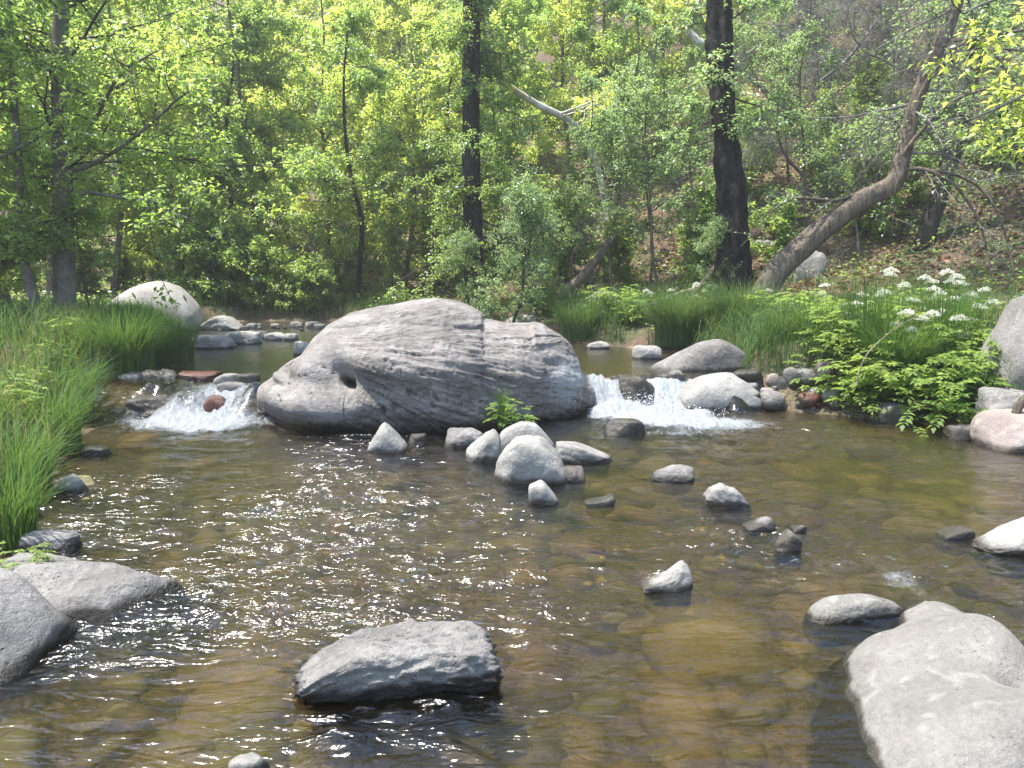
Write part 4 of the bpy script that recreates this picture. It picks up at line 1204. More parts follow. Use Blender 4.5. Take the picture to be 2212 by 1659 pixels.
bushes = sorted([(rg.uniform(-60, 1120), rg.uniform(19.0, 26)) for _ in range(20)] + [(430 + 30 * k, 18.5 + rg.uniform(0, .5)) for k in range(10)]) + sorted([(rg.uniform(1150, 2260), rg.uniform(14.5, 24)) for _ in range(14)] + [(1690 + 85 * k, rg.uniform(15.2, 18.5)) for k in range(6)])
nl, nr = 0, 0
for px, Y in bushes:
    if px < 1135 and Y < 19.01 and 425 < px < 705:
        lb_ = "low bush overhanging the far shore of the pool, %s from the left" % ORD[int(round((px - 430) / 30))]
    elif px < 1135:
        nl += 1; lb_ = "%s low bush from the left under the alders behind the pool" % ORD[min(nl, 20) - 1]
    else:
        nr += 1; lb_ = "%s low bush from the left on the right-hand wooded slope" % ORD[min(nr, 20) - 1]
    plant_tree(protoG, px, Y, rg.uniform(.7, 1.5), lb_, "low bushes under the trees", sink=.05)

# ------------------------------------------------------------------ hand-shaped trees
# pale-barked alder on the left bank
b, tp = px_trunk([(138, 690), (138, 560), (136, 430), (134, 300), (131, 180), (130, 90), (133, 0), (136, -130), (140, -330)], 11.0)
ex = []
for pts in ([(150, 372), (200, 355), (250, 325), (300, 290), (345, 250), (385, 215), (420, 190)], [(158, 420), (200, 418), (250, 425), (300, 430), (340, 445), (380, 462), (420, 480)], [(128, 180), (100, 140), (75, 105), (50, 85), (20, 70), (-20, 60), (-60, 40)], [(150, 330), (180, 290), (210, 250), (240, 190), (270, 150), (300, 130), (340, 110)], [(140, 260), (90, 290), (40, 320), (0, 340), (-40, 350), (-80, 360), (-120, 380)]):
    ex.append(np.array([at_depth(p[0], p[1], 10.8 - .25 * k) for k, p in enumerate(pts)]) - b)
tree("alder_tree", b, "tall alder with smooth pale grey trunk standing in the left grass", seed=11, trunk_pts=tp, trunk_r=[.15, .138, .13, .122, .115, .105, .095, .08, .05], n1=34, len1=(1.2, 3.2), n2=8, n3=8, leaves=10, leaf=.075, lmat='alder', bark='bark_alder', t0=.30, elev=.1, curve1=.1, sides=20, nrings=70, r1=.024, extra=np.array(ex), rough=.03)
# two thin dark trunks left of it
b, tp = px_trunk([(82, 700), (72, 640), (55, 580), (45, 520), (38, 440), (40, 340), (30, 200), (20, 0)], 10.6)
tree("alder_tree", b, "thin curved alder trunk left of the pale-barked alder", seed=12, trunk_pts=tp, trunk_r=[.075, .07, .062, .055, .05, .045, .04, .03], n1=16, len1=(.6, 1.6), n2=7, n3=7, leaves=10, leaf=.07, lmat='alder', bark='bark_alder', t0=.3, elev=.2, sides=10)
# vine-hung trunk in the middle
b, tp = px_trunk([(1028, 700), (1026, 600), (1022, 480), (1018, 350), (1017, 200), (1018, 80), (1020, -40), (1024, -260)], 16.0)
tree("vine_hung_tree", b, "straight dark trunk hung with small-leaved vines in the centre", seed=13, trunk_pts=tp, trunk_r=[.22, .20, .19, .18, .175, .17, .16, .12], n1=60, len1=(.5, 1.9), n2=7, n3=8, leaves=10, leaf=.06, lmat='dark_leaf', bark='bark_black', t0=.18, elev=-.05, curve1=-.5, sides=16, nrings=60, droop=.5, rough=.06)
# charred trunk
b, tp = px_trunk([(1592, 650), (1588, 560), (1580, 460), (1572, 350), (1562, 230), (1555, 120), (1550, 0), (1546, -150), (1540, -400)], 13.0)
tree("charred_tree", b, "thick blackened trunk rising out of the right bank grass", seed=14, trunk_pts=tp, trunk_r=[.31, .26, .235, .215, .205, .195, .19, .18, .14], n1=9, len1=(.6, 1.4), n2=6, n3=7, leaves=9, leaf=.07, lmat='willow', bark='bark_black', t0=.28, t1=.75, elev=.1, sides=40, nrings=160, rough=.15)
# leaning tree
b, tp = px_trunk([(1632, 650), (1668, 600), (1720, 545), (1790, 485), (1860, 435), (1925, 400), (1948, 340), (1972, 240), (2005, 150), (2050, 60), (2078, -40), (2100, -200)], [12.4, 12.4, 12.5, 12.6, 12.7, 12.8, 12.9, 13, 13, 13.1, 13.1, 13.2])
ex = []
for pts in ([(1950, 335), (1985, 290), (2030, 240), (2075, 210), (2120, 195), (2170, 190), (2230, 200)], [(1945, 370), (1990, 365), (2040, 385), (2080, 420), (2110, 470), (2130, 530), (2140, 590)], [(1985, 210), (2020, 150), (2070, 125), (2120, 110), (2170, 105), (2210, 110), (2250, 120)], [(1945, 385), (2000, 370), (2060, 375), (2110, 400), (2150, 450), (2175, 520), (2190, 590)], [(1900, 405), (1850, 420), (1800, 432), (1760, 430), (1720, 428), (1690, 440), (1660, 460)]):
    ex.append(np.array([at_depth(p[0], p[1], 12.8 - .12 * k) for k, p in enumerate(pts)]) - b)
tree("leaning_tree", b, "brown ridged trunk leaning far right, then bending upward above the bank", seed=15, trunk_pts=tp, trunk_r=[.22, .20, .185, .175, .165, .15, .125, .115, .105, .095, .085, .06], n1=16, len1=(.9, 2.4), n2=8, n3=8, leaves=2, leaf=.07, lmat='willow', bark='bark_brown', tmat='twig', t0=.5, elev=-.1, curve1=-.35, sides=24, nrings=110, r1=.028, extra=np.array(ex), rough=.10, flat=.8)
# second, darker leaning trunk
b, tp = px_trunk([(1968, 625), (1985, 560), (2010, 480), (2035, 400), (2065, 300), (2090, 200), (2110, 90), (2125, -40), (2140, -250)], 15.0)
tree("leaning_tree", b, "dark trunk leaning slightly right behind the bent trunk", seed=16, trunk_pts=tp, trunk_r=[.22, .19, .17, .16, .155, .15, .14, .13, .08], n1=18, len1=(.9, 2.4), n2=7, n3=7, leaves=7, leaf=.075, lmat='willow', bark='bark_dark', tmat='twig', t0=.4, elev=.1, sides=16, nrings=60)
# white sycamore limbs
b, tp = px_trunk([(1330, 640), (1322, 520), (1300, 400), (1270, 310), (1230, 262), (1160, 225), (1105, 190), (1068, 158), (1050, 90), (1062, 10), (1075, -120)], [19, 19, 19, 18.6, 18.3, 18, 17.8, 17.6, 17.6, 17.6, 17.6])
tree("sycamore_tree", b, "white-barked sycamore with a crooked limb behind the vine-hung trunk", seed=17, trunk_pts=tp, trunk_r=[.10, .09, .085, .08, .078, .075, .072, .07, .06, .05, .03], n1=12, len1=(.8, 2.2), n2=6, n3=6, leaves=8, leaf=.11, lmat='alder_lime', bark='bark_white', tmat='bark_white', t0=.4, elev=.4, sides=12, nrings=60, r1=.03)
b, tp = px_trunk([(1592, 600), (1586, 450), (1578, 330), (1568, 200), (1545, 120), (1503, 84), (1488, 62), (1500, 34), (1516, -30), (1520, -150)], 17.0)
tree("sycamore_tree", b, "white crooked sycamore limb showing left of the charred trunk's top", seed=18, trunk_pts=tp, trunk_r=[.12, .11, .10, .095, .09, .085, .08, .06, .05, .03], n1=9, len1=(.8, 2.0), n2=6, n3=6, leaves=8, leaf=.10, lmat='alder_lime', bark='bark_white', tmat='bark_white', t0=.6, elev=.4, sides=12, nrings=60, r1=.03)
# tree outside the frame on the right whose bright spray hangs in
bx, by = 8.2, 9.2
W0 = np.array([bx, by, gz(bx, by) - .1])
ex = []
for pts in ([(2420, 20), (2360, 30), (2300, 45), (2240, 60), (2180, 70), (2120, 80), (2060, 90)], [(2420, 120), (2360, 150), (2300, 170), (2250, 190), (2200, 210), (2150, 235), (2090, 260)], [(2420, -60), (2360, -50), (2300, -40), (2240, -30), (2180, -10), (2120, 10), (2080, 30)], [(2420, 220), (2370, 250), (2330, 275), (2290, 290), (2250, 300), (2215, 310), (2185, 320)]):
    ex.append(np.array([at_depth(p[0], p[1], 9.0 - .15 * k) for k, p in enumerate(pts)]) - W0)
tree("alder_tree", W0, "alder whose bright leafy spray hangs in at the upper right corner", seed=19, trunk_pts=straight(9, .2, 9), trunk_r=taper(.16), n1=10, len1=(.9, 2.0), n2=6, n3=6, leaves=8, leaf=.085, lmat='alder_lime', bark='bark_alder', t0=.3, elev=.2, extra=np.array(ex), sides=12)
# fallen logs and the stick on the pink rock
def log(name, label, pts, Ys, rads, mat, seed, n=40, sides=12, rough=.08, cat="log"):
    W = np.array([at_depth(a, b_, q) for (a, b_), q in zip(pts, Ys)])
    P_, R_ = resample(W - W[0], rads, n)
    V_, F_ = tubes(P_[None], R_[None], sides)
    ctr = np.repeat(P_, sides, 0)
    o_ = V_ - ctr
    V_ = V_ + o_ * (rough * 3 * pn(V_ * 5, seed))[:, None]
    caps = [np.arange(sides)[::-1], np.arange(sides) + (n - 1) * sides]
    Fc = []
    for c_ in caps:
        Fc += [[c_[0], c_[i], c_[i + 1]] for i in range(1, sides - 1)]
    return tag(put(name, mesh(name, V_, [F_, np.array(Fc)], M[mat]), loc=W[0]), label, cat)
log("fallen_log", "pale fallen log slanting up behind the pool's right shore", [(1205, 640), (1250, 605), (1290, 560), (1330, 500)], [15, 15.2, 15.4, 15.6], [.10, .09, .085, .07], 'bark_brown', 1)
log("fallen_log", "weathered log lying on leaf litter left of the sapling stems", [(1195, 540), (1240, 520), (1280, 500)], [18, 18, 18], [.1, .1, .08], 'deadwood', 2)
log("fallen_branch", "brown broken branch leaning towards the charred trunk", [(1500, 635), (1530, 600), (1560, 560), (1590, 525)], [13.5, 13.4, 13.4, 13.4], [.07, .06, .05, .035], 'bark_brown', 3, cat="branch")
log("fallen_branch", "thin dead branch lying left of the charred trunk's foot", [(1420, 655), (1480, 630), (1545, 618), (1580, 640)], [13.8, 13.7, 13.6, 13.5], [.04, .035, .03, .02], 'deadwood', 4, cat="branch")
log("driftwood", "reddish stub of driftwood resting on the pinkish rock", [(2190, 905), (2200, 880), (2212, 860), (2235, 845)], [6.6, 6.6, 6.6, 6.6], [.04, .035, .03, .02], 'bark_brown', 5, cat="stick")
log("dead_reed", "long bent straw-coloured stem leaning out of the right bank plants", [(1850, 830), (1870, 770), (1920, 720), (1985, 680)], [7.6, 7.6, 7.7, 7.9], [.006, .006, .005, .004], 'deadwood', 6, sides=6, cat="reed")

# ------------------------------------------------------------------ grass
def blades(rg, base, L, bend, width, az=None, K=4, stiff=1.5):
    n_ = len(base)
    az = rg.uniform(0, 2 * np.pi, n_) if az is None else az
    hd = np.stack([np.cos(az), np.sin(az), 0 * az], 1)
    side = np.stack([-np.sin(az), np.cos(az), 0 * az], 1)
    t = np.linspace(0, 1, K + 1)
    reach = (bend[:, None] * t[None] ** stiff)
    ang = np.clip(bend, 0, 1.4)[:, None] * t[None] * 1.35           # bends over gradually
    ds = (L / K)[:, None]
    dz = np.cos(ang[:, :-1]) * ds
    dr_ = np.sin(ang[:, :-1]) * ds
    zc = np.concatenate([np.zeros((n_, 1)), np.cumsum(dz, 1)], 1)
    rc = np.concatenate([np.zeros((n_, 1)), np.cumsum(dr_, 1)], 1)
    P_ = base[:, None, :] + hd[:, None, :] * rc[:, :, None] + UP[None, None] * zc[:, :, None]
    wv = width[:, None] * np.array([.75, 1.0, .85, .55, .08])[None, :K + 1]
    tw = rg.uniform(-.6, .6, n_)[:, None, None] * UP[None, None]
    s_ = unit(side[:, None, :] + tw)
    A_ = P_ + s_ * wv[:, :, None] * .5
    B_ = P_ - s_ * wv[:, :, None] * .5
    V_ = np.stack([A_, B_], 2).reshape(n_, -1, 3)
    f = np.array([[2 * k, 2 * k + 1, 2 * k + 3, 2 * k + 2] for k in range(K)])
    Fq = (f[None] + (np.arange(n_) * 2 * (K + 1))[:, None, None]).reshape(-1, 4)
    return V_.reshape(-1, 3), Fq

def scatter(rg, n_, x0, x1, y0, y1, ok):
    out = []
    tot = 0
    while tot < n_:
        xs = rg.uniform(x0, x1, n_ * 2)
        ys = rg.uniform(y0, y1, n_ * 2)
        k_ = ok(xs, ys, rg)
        out.append(np.stack([xs[k_], ys[k_]], 1))
        tot += int(k_.sum())
    p = np.concatenate(out)[:n_]
    return np.column_stack([p, ground_h(p[:, 0], p[:, 1])])

rg = np.random.RandomState(51)
def left_ok(xs, ys, r):
    d_ = bank_d(xs, ys)
    dens = np.exp(-np.maximum(-d_ - .3, 0) / 1.6)
    return (d_ < -0.02) & (xs < -1.5) & (r.rand(len(xs)) < dens) & (pn(np.stack([xs * 1.2, ys * 1.2, 0 * xs], 1), 8) > -.45)
base = scatter(rg, 10500, -10, -2, 3.3, 16, left_ok)
hgt_ = (rg.uniform(.2, .62, len(base)) + .12 * (rg.rand(len(base)) < .08)) * np.clip(0.62 + (base[:, 1] - 3.5) * .10, .6, 1.0) * np.clip(1.0 - (base[:, 1] - 8.5) * .07, .55, 1.0)
azl = 9 * pn(base * .8, 17) + rg.normal(size=len(base)) * .9
tag(put("grass", mesh("grass", *blades(rg, base, hgt_ * 1.12, rg.uniform(.45, 1.9, len(base)), rg.uniform(.006, .016, len(base)), az=azl), M['grass'], False)), "tall bright green grass covering the left bank", kind="stuff")
def right_ok(xs, ys, r):
    d_ = bank_d(xs, ys)
    dens = np.exp(-np.maximum(-d_ - .8, 0) / 1.7)
    return (d_ < -0.02) & (xs > .3) & (r.rand(len(xs)) < dens) & (pn(np.stack([xs * 1.1, ys * 1.1, 0 * xs], 1), 9) > -.5)
base = scatter(rg, 12500, .5, 10, 6.0, 15.5, right_ok)
hgt_ = rg.uniform(.15, .62, len(base))
azl = 9 * pn(base * .8, 18) + rg.normal(size=len(base)) * .9
tag(put("grass", mesh("grass", *blades(rg, base, hgt_ * 1.1, rg.uniform(.35, 1.8, len(base)), rg.uniform(.006, .016, len(base)), az=azl), M['sedge'], False)), "tall dark green grass and sedge covering the right bank", kind="stuff")
def far_ok(xs, ys, r):
    d_ = bank_d(xs, ys)
    return (d_ < -.02) & (d_ > -1.6)
base = scatter(rg, 3500, -9, 1, 14, 20, far_ok)
tag(put("grass", mesh("grass", *blades(rg, base, rg.uniform(.15, .45, len(base)), rg.uniform(.2, 1, len(base)), rg.uniform(.008, .014, len(base))), M['sedge'], False)), "low grass fringe along the far shore of the pool", kind="stuff")
# dry stalks among the left grass
base = scatter(rg, 1700, -7, -2, 3.8, 11.0, lambda a, b_, r: (bank_d(a, b_) < -.01) & (bank_d(a, b_) > -1.2) & (a < -1.5))
tag(put("dry_grass", mesh("dry_grass", *blades(rg, base, rg.uniform(.25, .6, len(base)), rg.uniform(.2, 1.3, len(base)), rg.uniform(.004, .007, len(base))), M['straw'], False)), "straw-coloured dry stalks at the edge of the left bank", kind="stuff")

def tussock(px, py, Y, n_, L, spread_, label, mat='sedge', bendr=(.5, 1.5), seed=0, z=None):
    rg = np.random.RandomState(seed)
    x_ = xat(px, Y)
    z_ = gz(x_, Y) if z is None else z
    a = rg.uniform(0, 2 * np.pi, n_)
    r_ = spread_ * np.sqrt(rg.rand(n_))
    base = np.stack([np.cos(a) * r_, np.sin(a) * r_, np.zeros(n_) - .02], 1)
    V_, F_ = blades(rg, base, L * rg.uniform(.55, 1.15, n_), rg.uniform(bendr[0], bendr[1], n_), rg.uniform(.005, .010, n_), az=a + rg.normal(size=n_) * .5)
    return tag(put("sedge_tussock", mesh("sedge_tussock", V_, F_, M[mat], False), loc=(x_, Y, z_)), label, "grass", "drooping sedge tussocks")
tussock(255, 0, 8.9, 1500, .85, .34, "large pale green tussock drooping over the left cascade", 'grass', seed=1)
tussock(345, 0, 10.3, 1100, .70, .40, "green tussock behind the drooping one on the left bank", 'grass', seed=2)
tussock(1460, 0, 11.4, 1400, .95, .30, "dark green fountain-shaped tussock right of the pool", seed=3)
tussock(1248, 0, 12.9, 900, .75, .30, "small dark tussock at the pool's right shore beside the big boulder", seed=4)
tussock(1600, 0, 11.2, 900, .85, .35, "tussock behind the long slanting rock", seed=5)
tussock(1960, 0, 8.0, 1300, .85, .25, "tussock whose long blades trail into the water on the right bank", 'grass', seed=6)
tussock(90, 0, 6.3, 600, .62, .22, "tussock with long blades on the left bank above the pale stone", 'grass', seed=7)
tussock(5, 0, 5.0, 420, .62, .2, "tussock at the left edge arching over the water", 'grass', seed=8)
tussock(-25, 0, 4.1, 300, .6, .14, "nearest tussock beside the grey wedge at the left edge", 'grass', seed=9, bendr=(.3, 1.3))
tussock(1890, 0, 8.4, 420, .95, .3, "upright bright blades at the left side of the flowering clump", 'grass', (.15, .9), 11)
tussock(2050, 0, 8.2, 420, .95, .3, "upright bright blades below the tallest umbels", 'grass', (.15, .9), 12)
tussock(110, 0, 7.6, 700, .65, .3, "tussock left of the cascade's white tail", 'grass', seed=10)

# ------------------------------------------------------------------ leafy herbs and white umbels
def compound_leaves(rg, n_, zr, reach, leaflet, npair=4):
    """n_ pinnate leaves on arching stalks round a stem; returns leaf quads + stalk tubes"""
    az = rg.uniform(0, 2 * np.pi, n_)
    z0 = rg.uniform(zr[0], zr[1], n_)
    p0 = np.stack([0 * az, 0 * az, z0], 1)
    d0 = np.stack([np.cos(az), np.sin(az), rg.uniform(.2, .9, n_)], 1)
    P_ = grow(rg, p0, d0, reach * rg.uniform(.6, 1.2, n_), 5, -.9, .06)
    V1, F1 = tubes(P_, .0022 * np.linspace(1, .5, 5)[None] * np.ones((n_, 1)), 3)
    idx = np.repeat(np.arange(n_), npair * 2 + 1)
    tt_ = np.tile(np.concatenate([np.repeat(np.linspace(.4, .9, npair), 2), [1.0]]), n_)
    sg = np.tile(np.concatenate([np.tile([1, -1], npair), [0]]), n_)
    pp, tg_ = along(P_, idx, tt_)
    sd_ = unit(np.cross(tg_, UP))
    d_ = unit(tg_ * .7 + sd_ * sg[:, None] * 1.0 + rg.normal(size=pp.shape) * .12)
    nr_ = unit(UP + rg.normal(size=pp.shape) * .3)
    V2, F2 = leaf_quads(pp, d_, nr_, leaflet * rg.uniform(.7, 1.3, len(pp)), .5, .08, .12)
    return (V1, F1), (V2, F2)

def umbel_plant(seed, h, nhead, nleaf=14):
    rg = np.random.RandomState(seed)
    r = empty("flowering_plant", (0, 0, 0))
    top = np.array([rg.uniform(-.08, .08), rg.uniform(-.08, .08), h])
    main = np.array([[0, 0, -.03], top * .35, top * .7, top])
    P_, R_ = resample(main, [.006, .005, .004, .003], 10)
    parts = [tubes(P_[None], R_[None], 6)]
    heads = [top]
    for k in range(nhead - 1):
        t_ = rg.uniform(.55, .85)
        p_ = P_[int(t_ * 9)]
        a = rg.uniform(0, 6.28)
        e_ = p_ + np.array([math.cos(a) * .12, math.sin(a) * .12, rg.uniform(.12, .28) * h])
        Q_, S_ = resample([p_, (p_ + e_) / 2 + [0, 0, -.01], e_], [.003, .0025, .002], 6)
        parts.append(tubes(Q_[None], S_[None], 5))
        heads.append(e_)
    (V1, F1), (V2, F2) = compound_leaves(rg, nleaf, (.05, h * .75), .26, .06)
    parts.append((V1, F1))
    st_ = put("stem", mesh("stem", *join(parts), M['stem']), r)
    put("leaves", mesh("leaves", V2, F2, M['herb'], False), r)
    for e_ in heads:
        R0 = rg.uniform(.08, .11)
        m_ = 40
        aa = rg.uniform(0, 6.28, m_); rr_ = R0 * np.sqrt(rg.rand(m_))
        c_ = e_ + np.stack([np.cos(aa) * rr_, np.sin(aa) * rr_, (.045 - .55 * rr_ ** 2 / R0) + rg.normal(size=m_) * .004], 1)
        ray_ = np.stack([np.repeat(e_[None], m_, 0), c_], 1)
        a_, f_ = tubes(ray_, np.full((m_, 2), .0008), 3)
        pos_ = np.repeat(c_, 7, 0) + rg.normal(size=(m_ * 7, 3)) * np.array([.011, .011, .008])
        dd_ = rg.normal(size=pos_.shape); dd_[:, 2] *= .4
        V_, F_ = leaf_quads(pos_, unit(dd_), unit(rg.normal(size=pos_.shape)), np.full(len(pos_), .020), .9)
        put("umbel", mesh("umbel", V_, F_, M['flower'], False), st_)
    return r
ups = [umbel_plant(61, .95, 3), umbel_plant(62, .85, 4), umbel_plant(63, .75, 2)]
tag(ups[0], "x", "plant"); tag(ups[1], "x", "plant"); tag(ups[2], "x", "plant")
spots = [(2055, 630, 8.6, "tallest white umbel plant at the top of the leafy right bank"), (2085, 640, 8.5, "tall white umbel plant right beside the tallest one"), (2110, 690, 8.2, "white umbel plant nearest the grey boulder at the right edge"), (2030, 665, 8.4, "white umbel plant just left of the tallest one"),
         (1985, 680, 8.6, "white umbel plant in the middle of the leafy right bank"), (1955, 645, 9.2, "white umbel plant behind the straw-coloured seed heads"), (1905, 680, 9.0, "white umbel plant at the left side of the flowering clump"), (1875, 668, 9.6, "white umbel plant over the yellow leaf"),
         (1830, 690, 9.2, "leftmost white umbel plant of the flowering clump"), (2000, 720, 7.9, "low white umbel plant at the front of the clump"), (1780, 630, 11.5, "distant white umbel plant behind the flowering clump"), (1660, 640, 12.0, "white umbel plant by the foot of the leaning trunk"),
         (1500, 640, 12.6, "white umbel plant left of the charred trunk"), (1530, 630, 13.0, "faint white umbel plant at the charred trunk's foot"), (1450, 640, 13.0, "white umbel plant farthest left behind the fountain-shaped tussock"), (1400, 650, 12.4, "small white umbel plant above the pool's right shore"),
         (1945, 705, 8.1, "white umbel plant low at the left front of the flowering clump"), (2075, 715, 7.9, "white umbel plant low in front of the tallest one"), (2010, 640, 9.0, "white umbel plant half hidden behind the middle of the clump"), (1860, 715, 8.7, "short white umbel plant over the leafy herbs at the clump's left foot"), (2130, 655, 8.9, "white umbel plant against the grey boulder at the right edge"), (1930, 625, 9.6, "slender white umbel plant behind the upright bright blades")]
for i, (px, py, Y, lb) in enumerate(spots):
    p = at_depth(px, py - (34 if Y < 10 else 16), Y)
    g_ = gz(p[0], p[1])
    hh = [.98, .90, .80][i % 3]
    sc_ = np.clip((p[2] - g_) / hh, .55, 1.4)
    if i < 3:
        o = ups[i]; o.location = (p[0], p[1], g_); o.scale = (sc_,) * 3; tag(o, lb, "plant", "white umbel plants on the right bank")
    else:
        clone(ups[i % 3], "flowering_plant", (p[0], p[1], g_), i * 1.7, sc_, lb, "white umbel plants on the right bank")
# seed heads of tall grass
def seed_grass(px, py, Y, label, seed):
    rg = np.random.RandomState(seed)
    p = at_depth(px, py, Y)
    g_ = gz(p[0], p[1])
    h = p[2] - g_
    P_, R_ = resample([[0, 0, 0], [.02, 0, h * .5], [-.03, .01, h * .85], [-.08, 0, h]], [.003, .0025, .002, .001], 14)
    r = empty("seed_grass", (p[0], p[1], g_), label, "grass", "grasses with pale seed heads")
    put("stem", mesh("stem", *tubes(P_[None], R_[None], 5), M['straw']), r)
    n_ = 70
    t_ = .78 + .22 * rg.rand(n_)
    q_, tg_ = along(P_[None], np.zeros(n_, int), t_)
    V_, F_ = leaf_quads(q_, unit(tg_ + rg.normal(size=q_.shape) * .45), unit(rg.normal(size=q_.shape)), np.full(n_, .028), .35)
    put("seed_head", mesh("seed_head", V_, F_, M['straw'], False), r)
for i, (px, py, Y, lb) in enumerate([(1945, 598, 8.8, "tall straw-coloured seed head above the white umbels"), (1985, 625, 8.7, "drooping straw seed head right of the tall one"), (1965, 640, 8.6, "seed head among the white umbels"), (1870, 585, 10.5, "pale seed head in front of the shaded ledge"), (2075, 600, 9.5, "pale seed head behind the tallest umbel"), (1560, 590, 12.2, "small seed head beside the charred trunk's foot"), (440 - 30, 640, 10.5, "pale seed head in front of the tan boulder"), (300, 635, 10.2, "pale seed head over the left tussocks")]):
    seed_grass(px, py, Y, lb, i)
# herb mass of the right bank, and the sprig on the midstream stones
def herb(seed, n_, h, spread_):
    rg = np.random.RandomState(seed)
    A_, B_ = [], []
    for k in range(n_):
        (V1, F1), (V2, F2) = compound_leaves(rg, 8, (.02, h), .24, .065)
        o_ = np.array([rg.normal() * spread_, rg.normal() * spread_, 0])
        A_.append((V1 + o_, F1)); B_.append((V2 + o_, F2))
    r = empty("leafy_herb", (0, 0, 0), "x", "plant")
    V_, F_ = join(A_)
    put("stalks", mesh("stalks", V_, F_, M['stem']), r)
    V_, F_ = join(B_)
    put("leaves", mesh("leaves", V_, F_, M['herb'], False), r)
    return r
hb = [herb(71, 7, .50, .15), herb(72, 6, .40, .14)]
hspots = [(1830, 8.6), (1870, 8.3), (1910, 8.1), (1880, 8.9), (1950, 8.4), (2000, 8.3), (2040, 8.1), (2000, 7.8), (2060, 7.6), (2100, 7.6), (2130, 7.9), (2080, 8.4), (2160, 8.0), (2020, 8.9), (1960, 9.2), (1900, 9.5), (1840, 9.6), (1780, 10.0), (1720, 10.3), (1660, 10.8), (1690, 11.2), (1640, 11.6), (1760, 10.8), (1560, 11.8), (1330, 12.9), (1370, 12.6), (1300, 13.2), (2090, 7.25), (2030, 7.5), (1980, 7.7), (1820, 8.1), (1850, 8.0), (1900, 7.85), (1940, 7.95), (1960, 7.65), (2120, 7.4), (2060, 7.9), (1800, 8.5), (1790, 9.0), (1840, 8.8), (2010, 8.1), (2150, 7.5), (1930, 8.7)]
for i, (px, Y) in enumerate(hspots):
    x_ = xat(px, Y)
    z_ = gz(x_, Y)
    lb = "bright green leafy herb clump on the right bank below the white umbels" if px > 1770 else "leafy herb clump between the pool and the charred trunk"
    s_ = (0.78 if px > 1770 and Y > 8.2 else .9) + .3 * ((i * 37) % 10) / 10
    if i < 2:
        o = hb[i]; o.location = (x_, Y, z_); o.scale = (s_,) * 3; tag(o, lb, "plant", "leafy herbs on the right bank")
    else:
        clone(hb[i % 2], "leafy_herb", (x_, Y, z_), i * 2.1, s_, lb, "leafy herbs on the right bank")
p = at_depth(1100, 945, 7.05)
clone(hb[1], "leafy_herb", (p[0], p[1], .05), 1.0, .62, "small bright sprig growing between the pale stones before the big boulder", "sprigs on the stones")
tussock(1085, 0, 7.0, 60, .38, .05, "few upright grass blades growing out of the pale stone cluster", 'grass', (.1, .5), 20, z=.08)
p = at_depth(902, 1470, 2.62)
clone(hb[1], "leafy_herb", (p[0], p[1] - .02, p[2] - .02), 2.0, .10, "tiny green sprig on the side of the long craggy rock", "sprigs on the stones")
p = on_plane(45, 1260, .05)
clone(hb[0], "leafy_herb", (p[0], p[1], .03), .4, .35, "small leafy plant at the left edge behind the rounded corner rock", "sprigs on the stones")

# ------------------------------------------------------------------ litter and undergrowth on the slope
rg = np.random.RandomState(91)
def hill_ok(xs, ys, r):
    s_ = .55 * xs + .65 * ys - 12.3
    return (bank_d(xs, ys) < -.7) & (s_ > -1.8) & (np.abs(xs) < .75 * ys)
base = scatter(rg, 26000, -6, 20, 12, 30, hill_ok)
base[:, 2] += rg.uniform(.005, .05, len(base))
az = rg.uniform(0, 6.28, len(base))
tag(put("leaf_litter", mesh("leaf_litter", *leaf_quads(base, np.stack([np.cos(az), np.sin(az), rg.normal(size=len(az)) * .25], 1), unit(UP + rg.normal(size=base.shape) * .5), rg.uniform(.06, .15, len(base)), .6), M['litter'], False)), "dry brown fallen leaves covering the right-hand slope", kind="stuff")
def under_ok(xs, ys, r):
    return (bank_d(xs, ys) < -.5) & (pn(np.stack([xs * .9, ys * .9, 0 * xs], 1), 14) > -.02) & (np.abs(xs) < .78 * ys)
base = scatter(rg, 42000, -24, 22, 10, 34, under_ok)
base[:, 2] += .32 * rg.rand(len(base)) ** 2.2
az = rg.uniform(0, 6.28, len(base))
tag(put("undergrowth", mesh("undergrowth", *leaf_quads(base, np.stack([np.cos(az), np.sin(az), rg.normal(size=len(az)) * .3], 1), unit(UP + rg.normal(size=base.shape) * .5), rg.uniform(.05, .11, len(base)), .55), M['dark_leaf'], False)), "low leafy ground cover under the trees", kind="stuff")

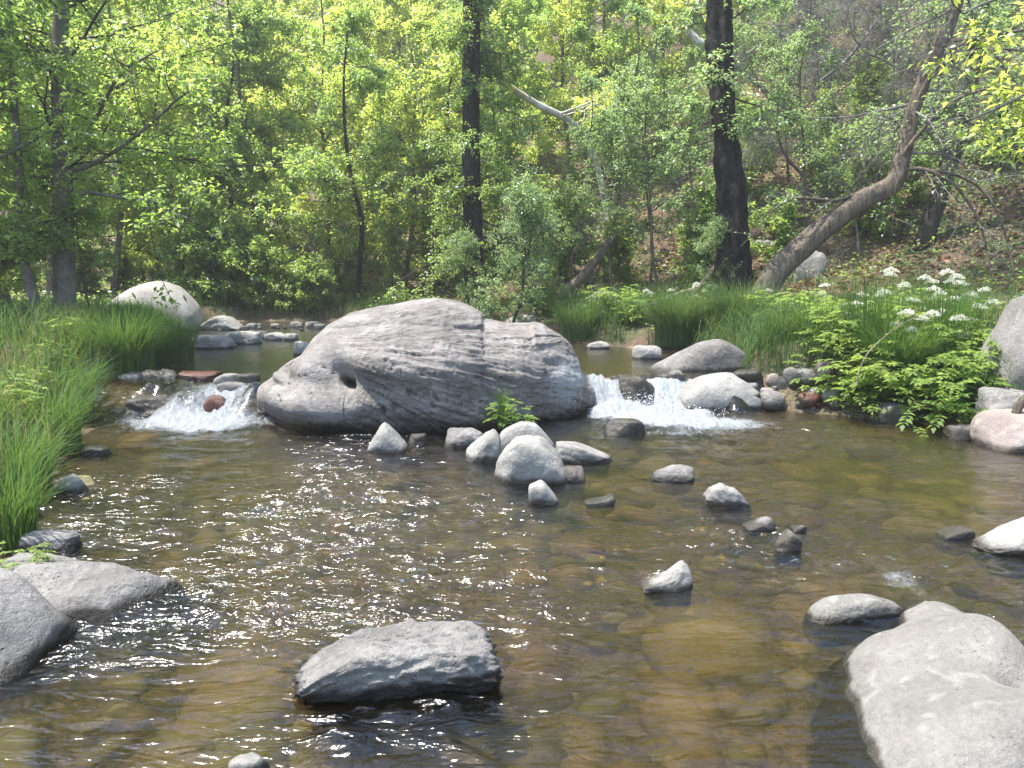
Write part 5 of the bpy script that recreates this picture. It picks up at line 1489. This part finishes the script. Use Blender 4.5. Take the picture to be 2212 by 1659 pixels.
tot = sum(len(m.polygons) * 2 for m in bpy.data.meshes)
print("TRIS approx", tot, "objects", len(bpy.data.objects))

# ------------------------------------------------------------------ stones in the right-hand trickle
rg = np.random.RandomState(83)
for i in range(34):
    px = rg.uniform(1606, 1815); py = rg.uniform(790, 882)
    w_ = 14 + 46 * rg.rand() ** 1.8
    p = on_ground(px, py, 6.5, 12)
    zz = max(p[2] + .00055 * w_, 0.0)
    add_rock("bank_stone", "wet stone in the trickle between the broad pale boulder and the leafy bank", (px - w_ / 2, px + w_ / 2, py - w_ * rg.uniform(.28, .5), py), ['wetmid', 'wet', 'wet', 'wetmid', 'pink', 'grey', 'redbrown'][rg.randint(7)], zp=zz, seed=400 + i, level=3, cat="stone", group="stones in the right-hand trickle", under=.75, amp=.05, k=6, boxy=.25, dr=rg.uniform(.6, 1.0), rot=rg.uniform(-.4, .4))

# ------------------------------------------------------------------ air
def haze_box():
    x0, x1, y0, y1, z0, z1 = -62, 62, -16, 93, -2.5, 52
    V_ = np.array([[a, b_, c] for a in (x0, x1) for b_ in (y0, y1) for c in (z0, z1)], float)
    F_ = np.array([[0, 1, 3, 2], [4, 6, 7, 5], [0, 4, 5, 1], [2, 3, 7, 6], [0, 2, 6, 4], [1, 5, 7, 3]])
    m = NT('canyon_air')
    v = m.n("VolumePrincipled")
    v.inputs["Color"].default_value = (0.95, 0.97, 0.93, 1)
    v.inputs["Density"].default_value = 0.0022
    v.inputs["Anisotropy"].default_value = 0.35
    m.t.links.new(v.outputs[0], m.out.inputs["Volume"])
    tag(put("haze", mesh("haze", V_, F_, m.m, False)), kind="stuff")
haze_box()

# leafy herbs mixed into the left bank grass
for i, (px, Y) in enumerate([(30, 7.2), (95, 8.2), (160, 8.9), (60, 9.6), (200, 10.4), (300, 11.2), (10, 6.2), (130, 10.2), (255, 9.8), (370, 11.6)]):
    x_ = xat(px, Y)
    clone(hb[i % 2], "leafy_herb", (x_, Y, gz(x_, Y)), i * 1.3, .6 + .06 * (i % 4), "leafy weed among the tall grass of the left bank", "leafy weeds on the left bank")
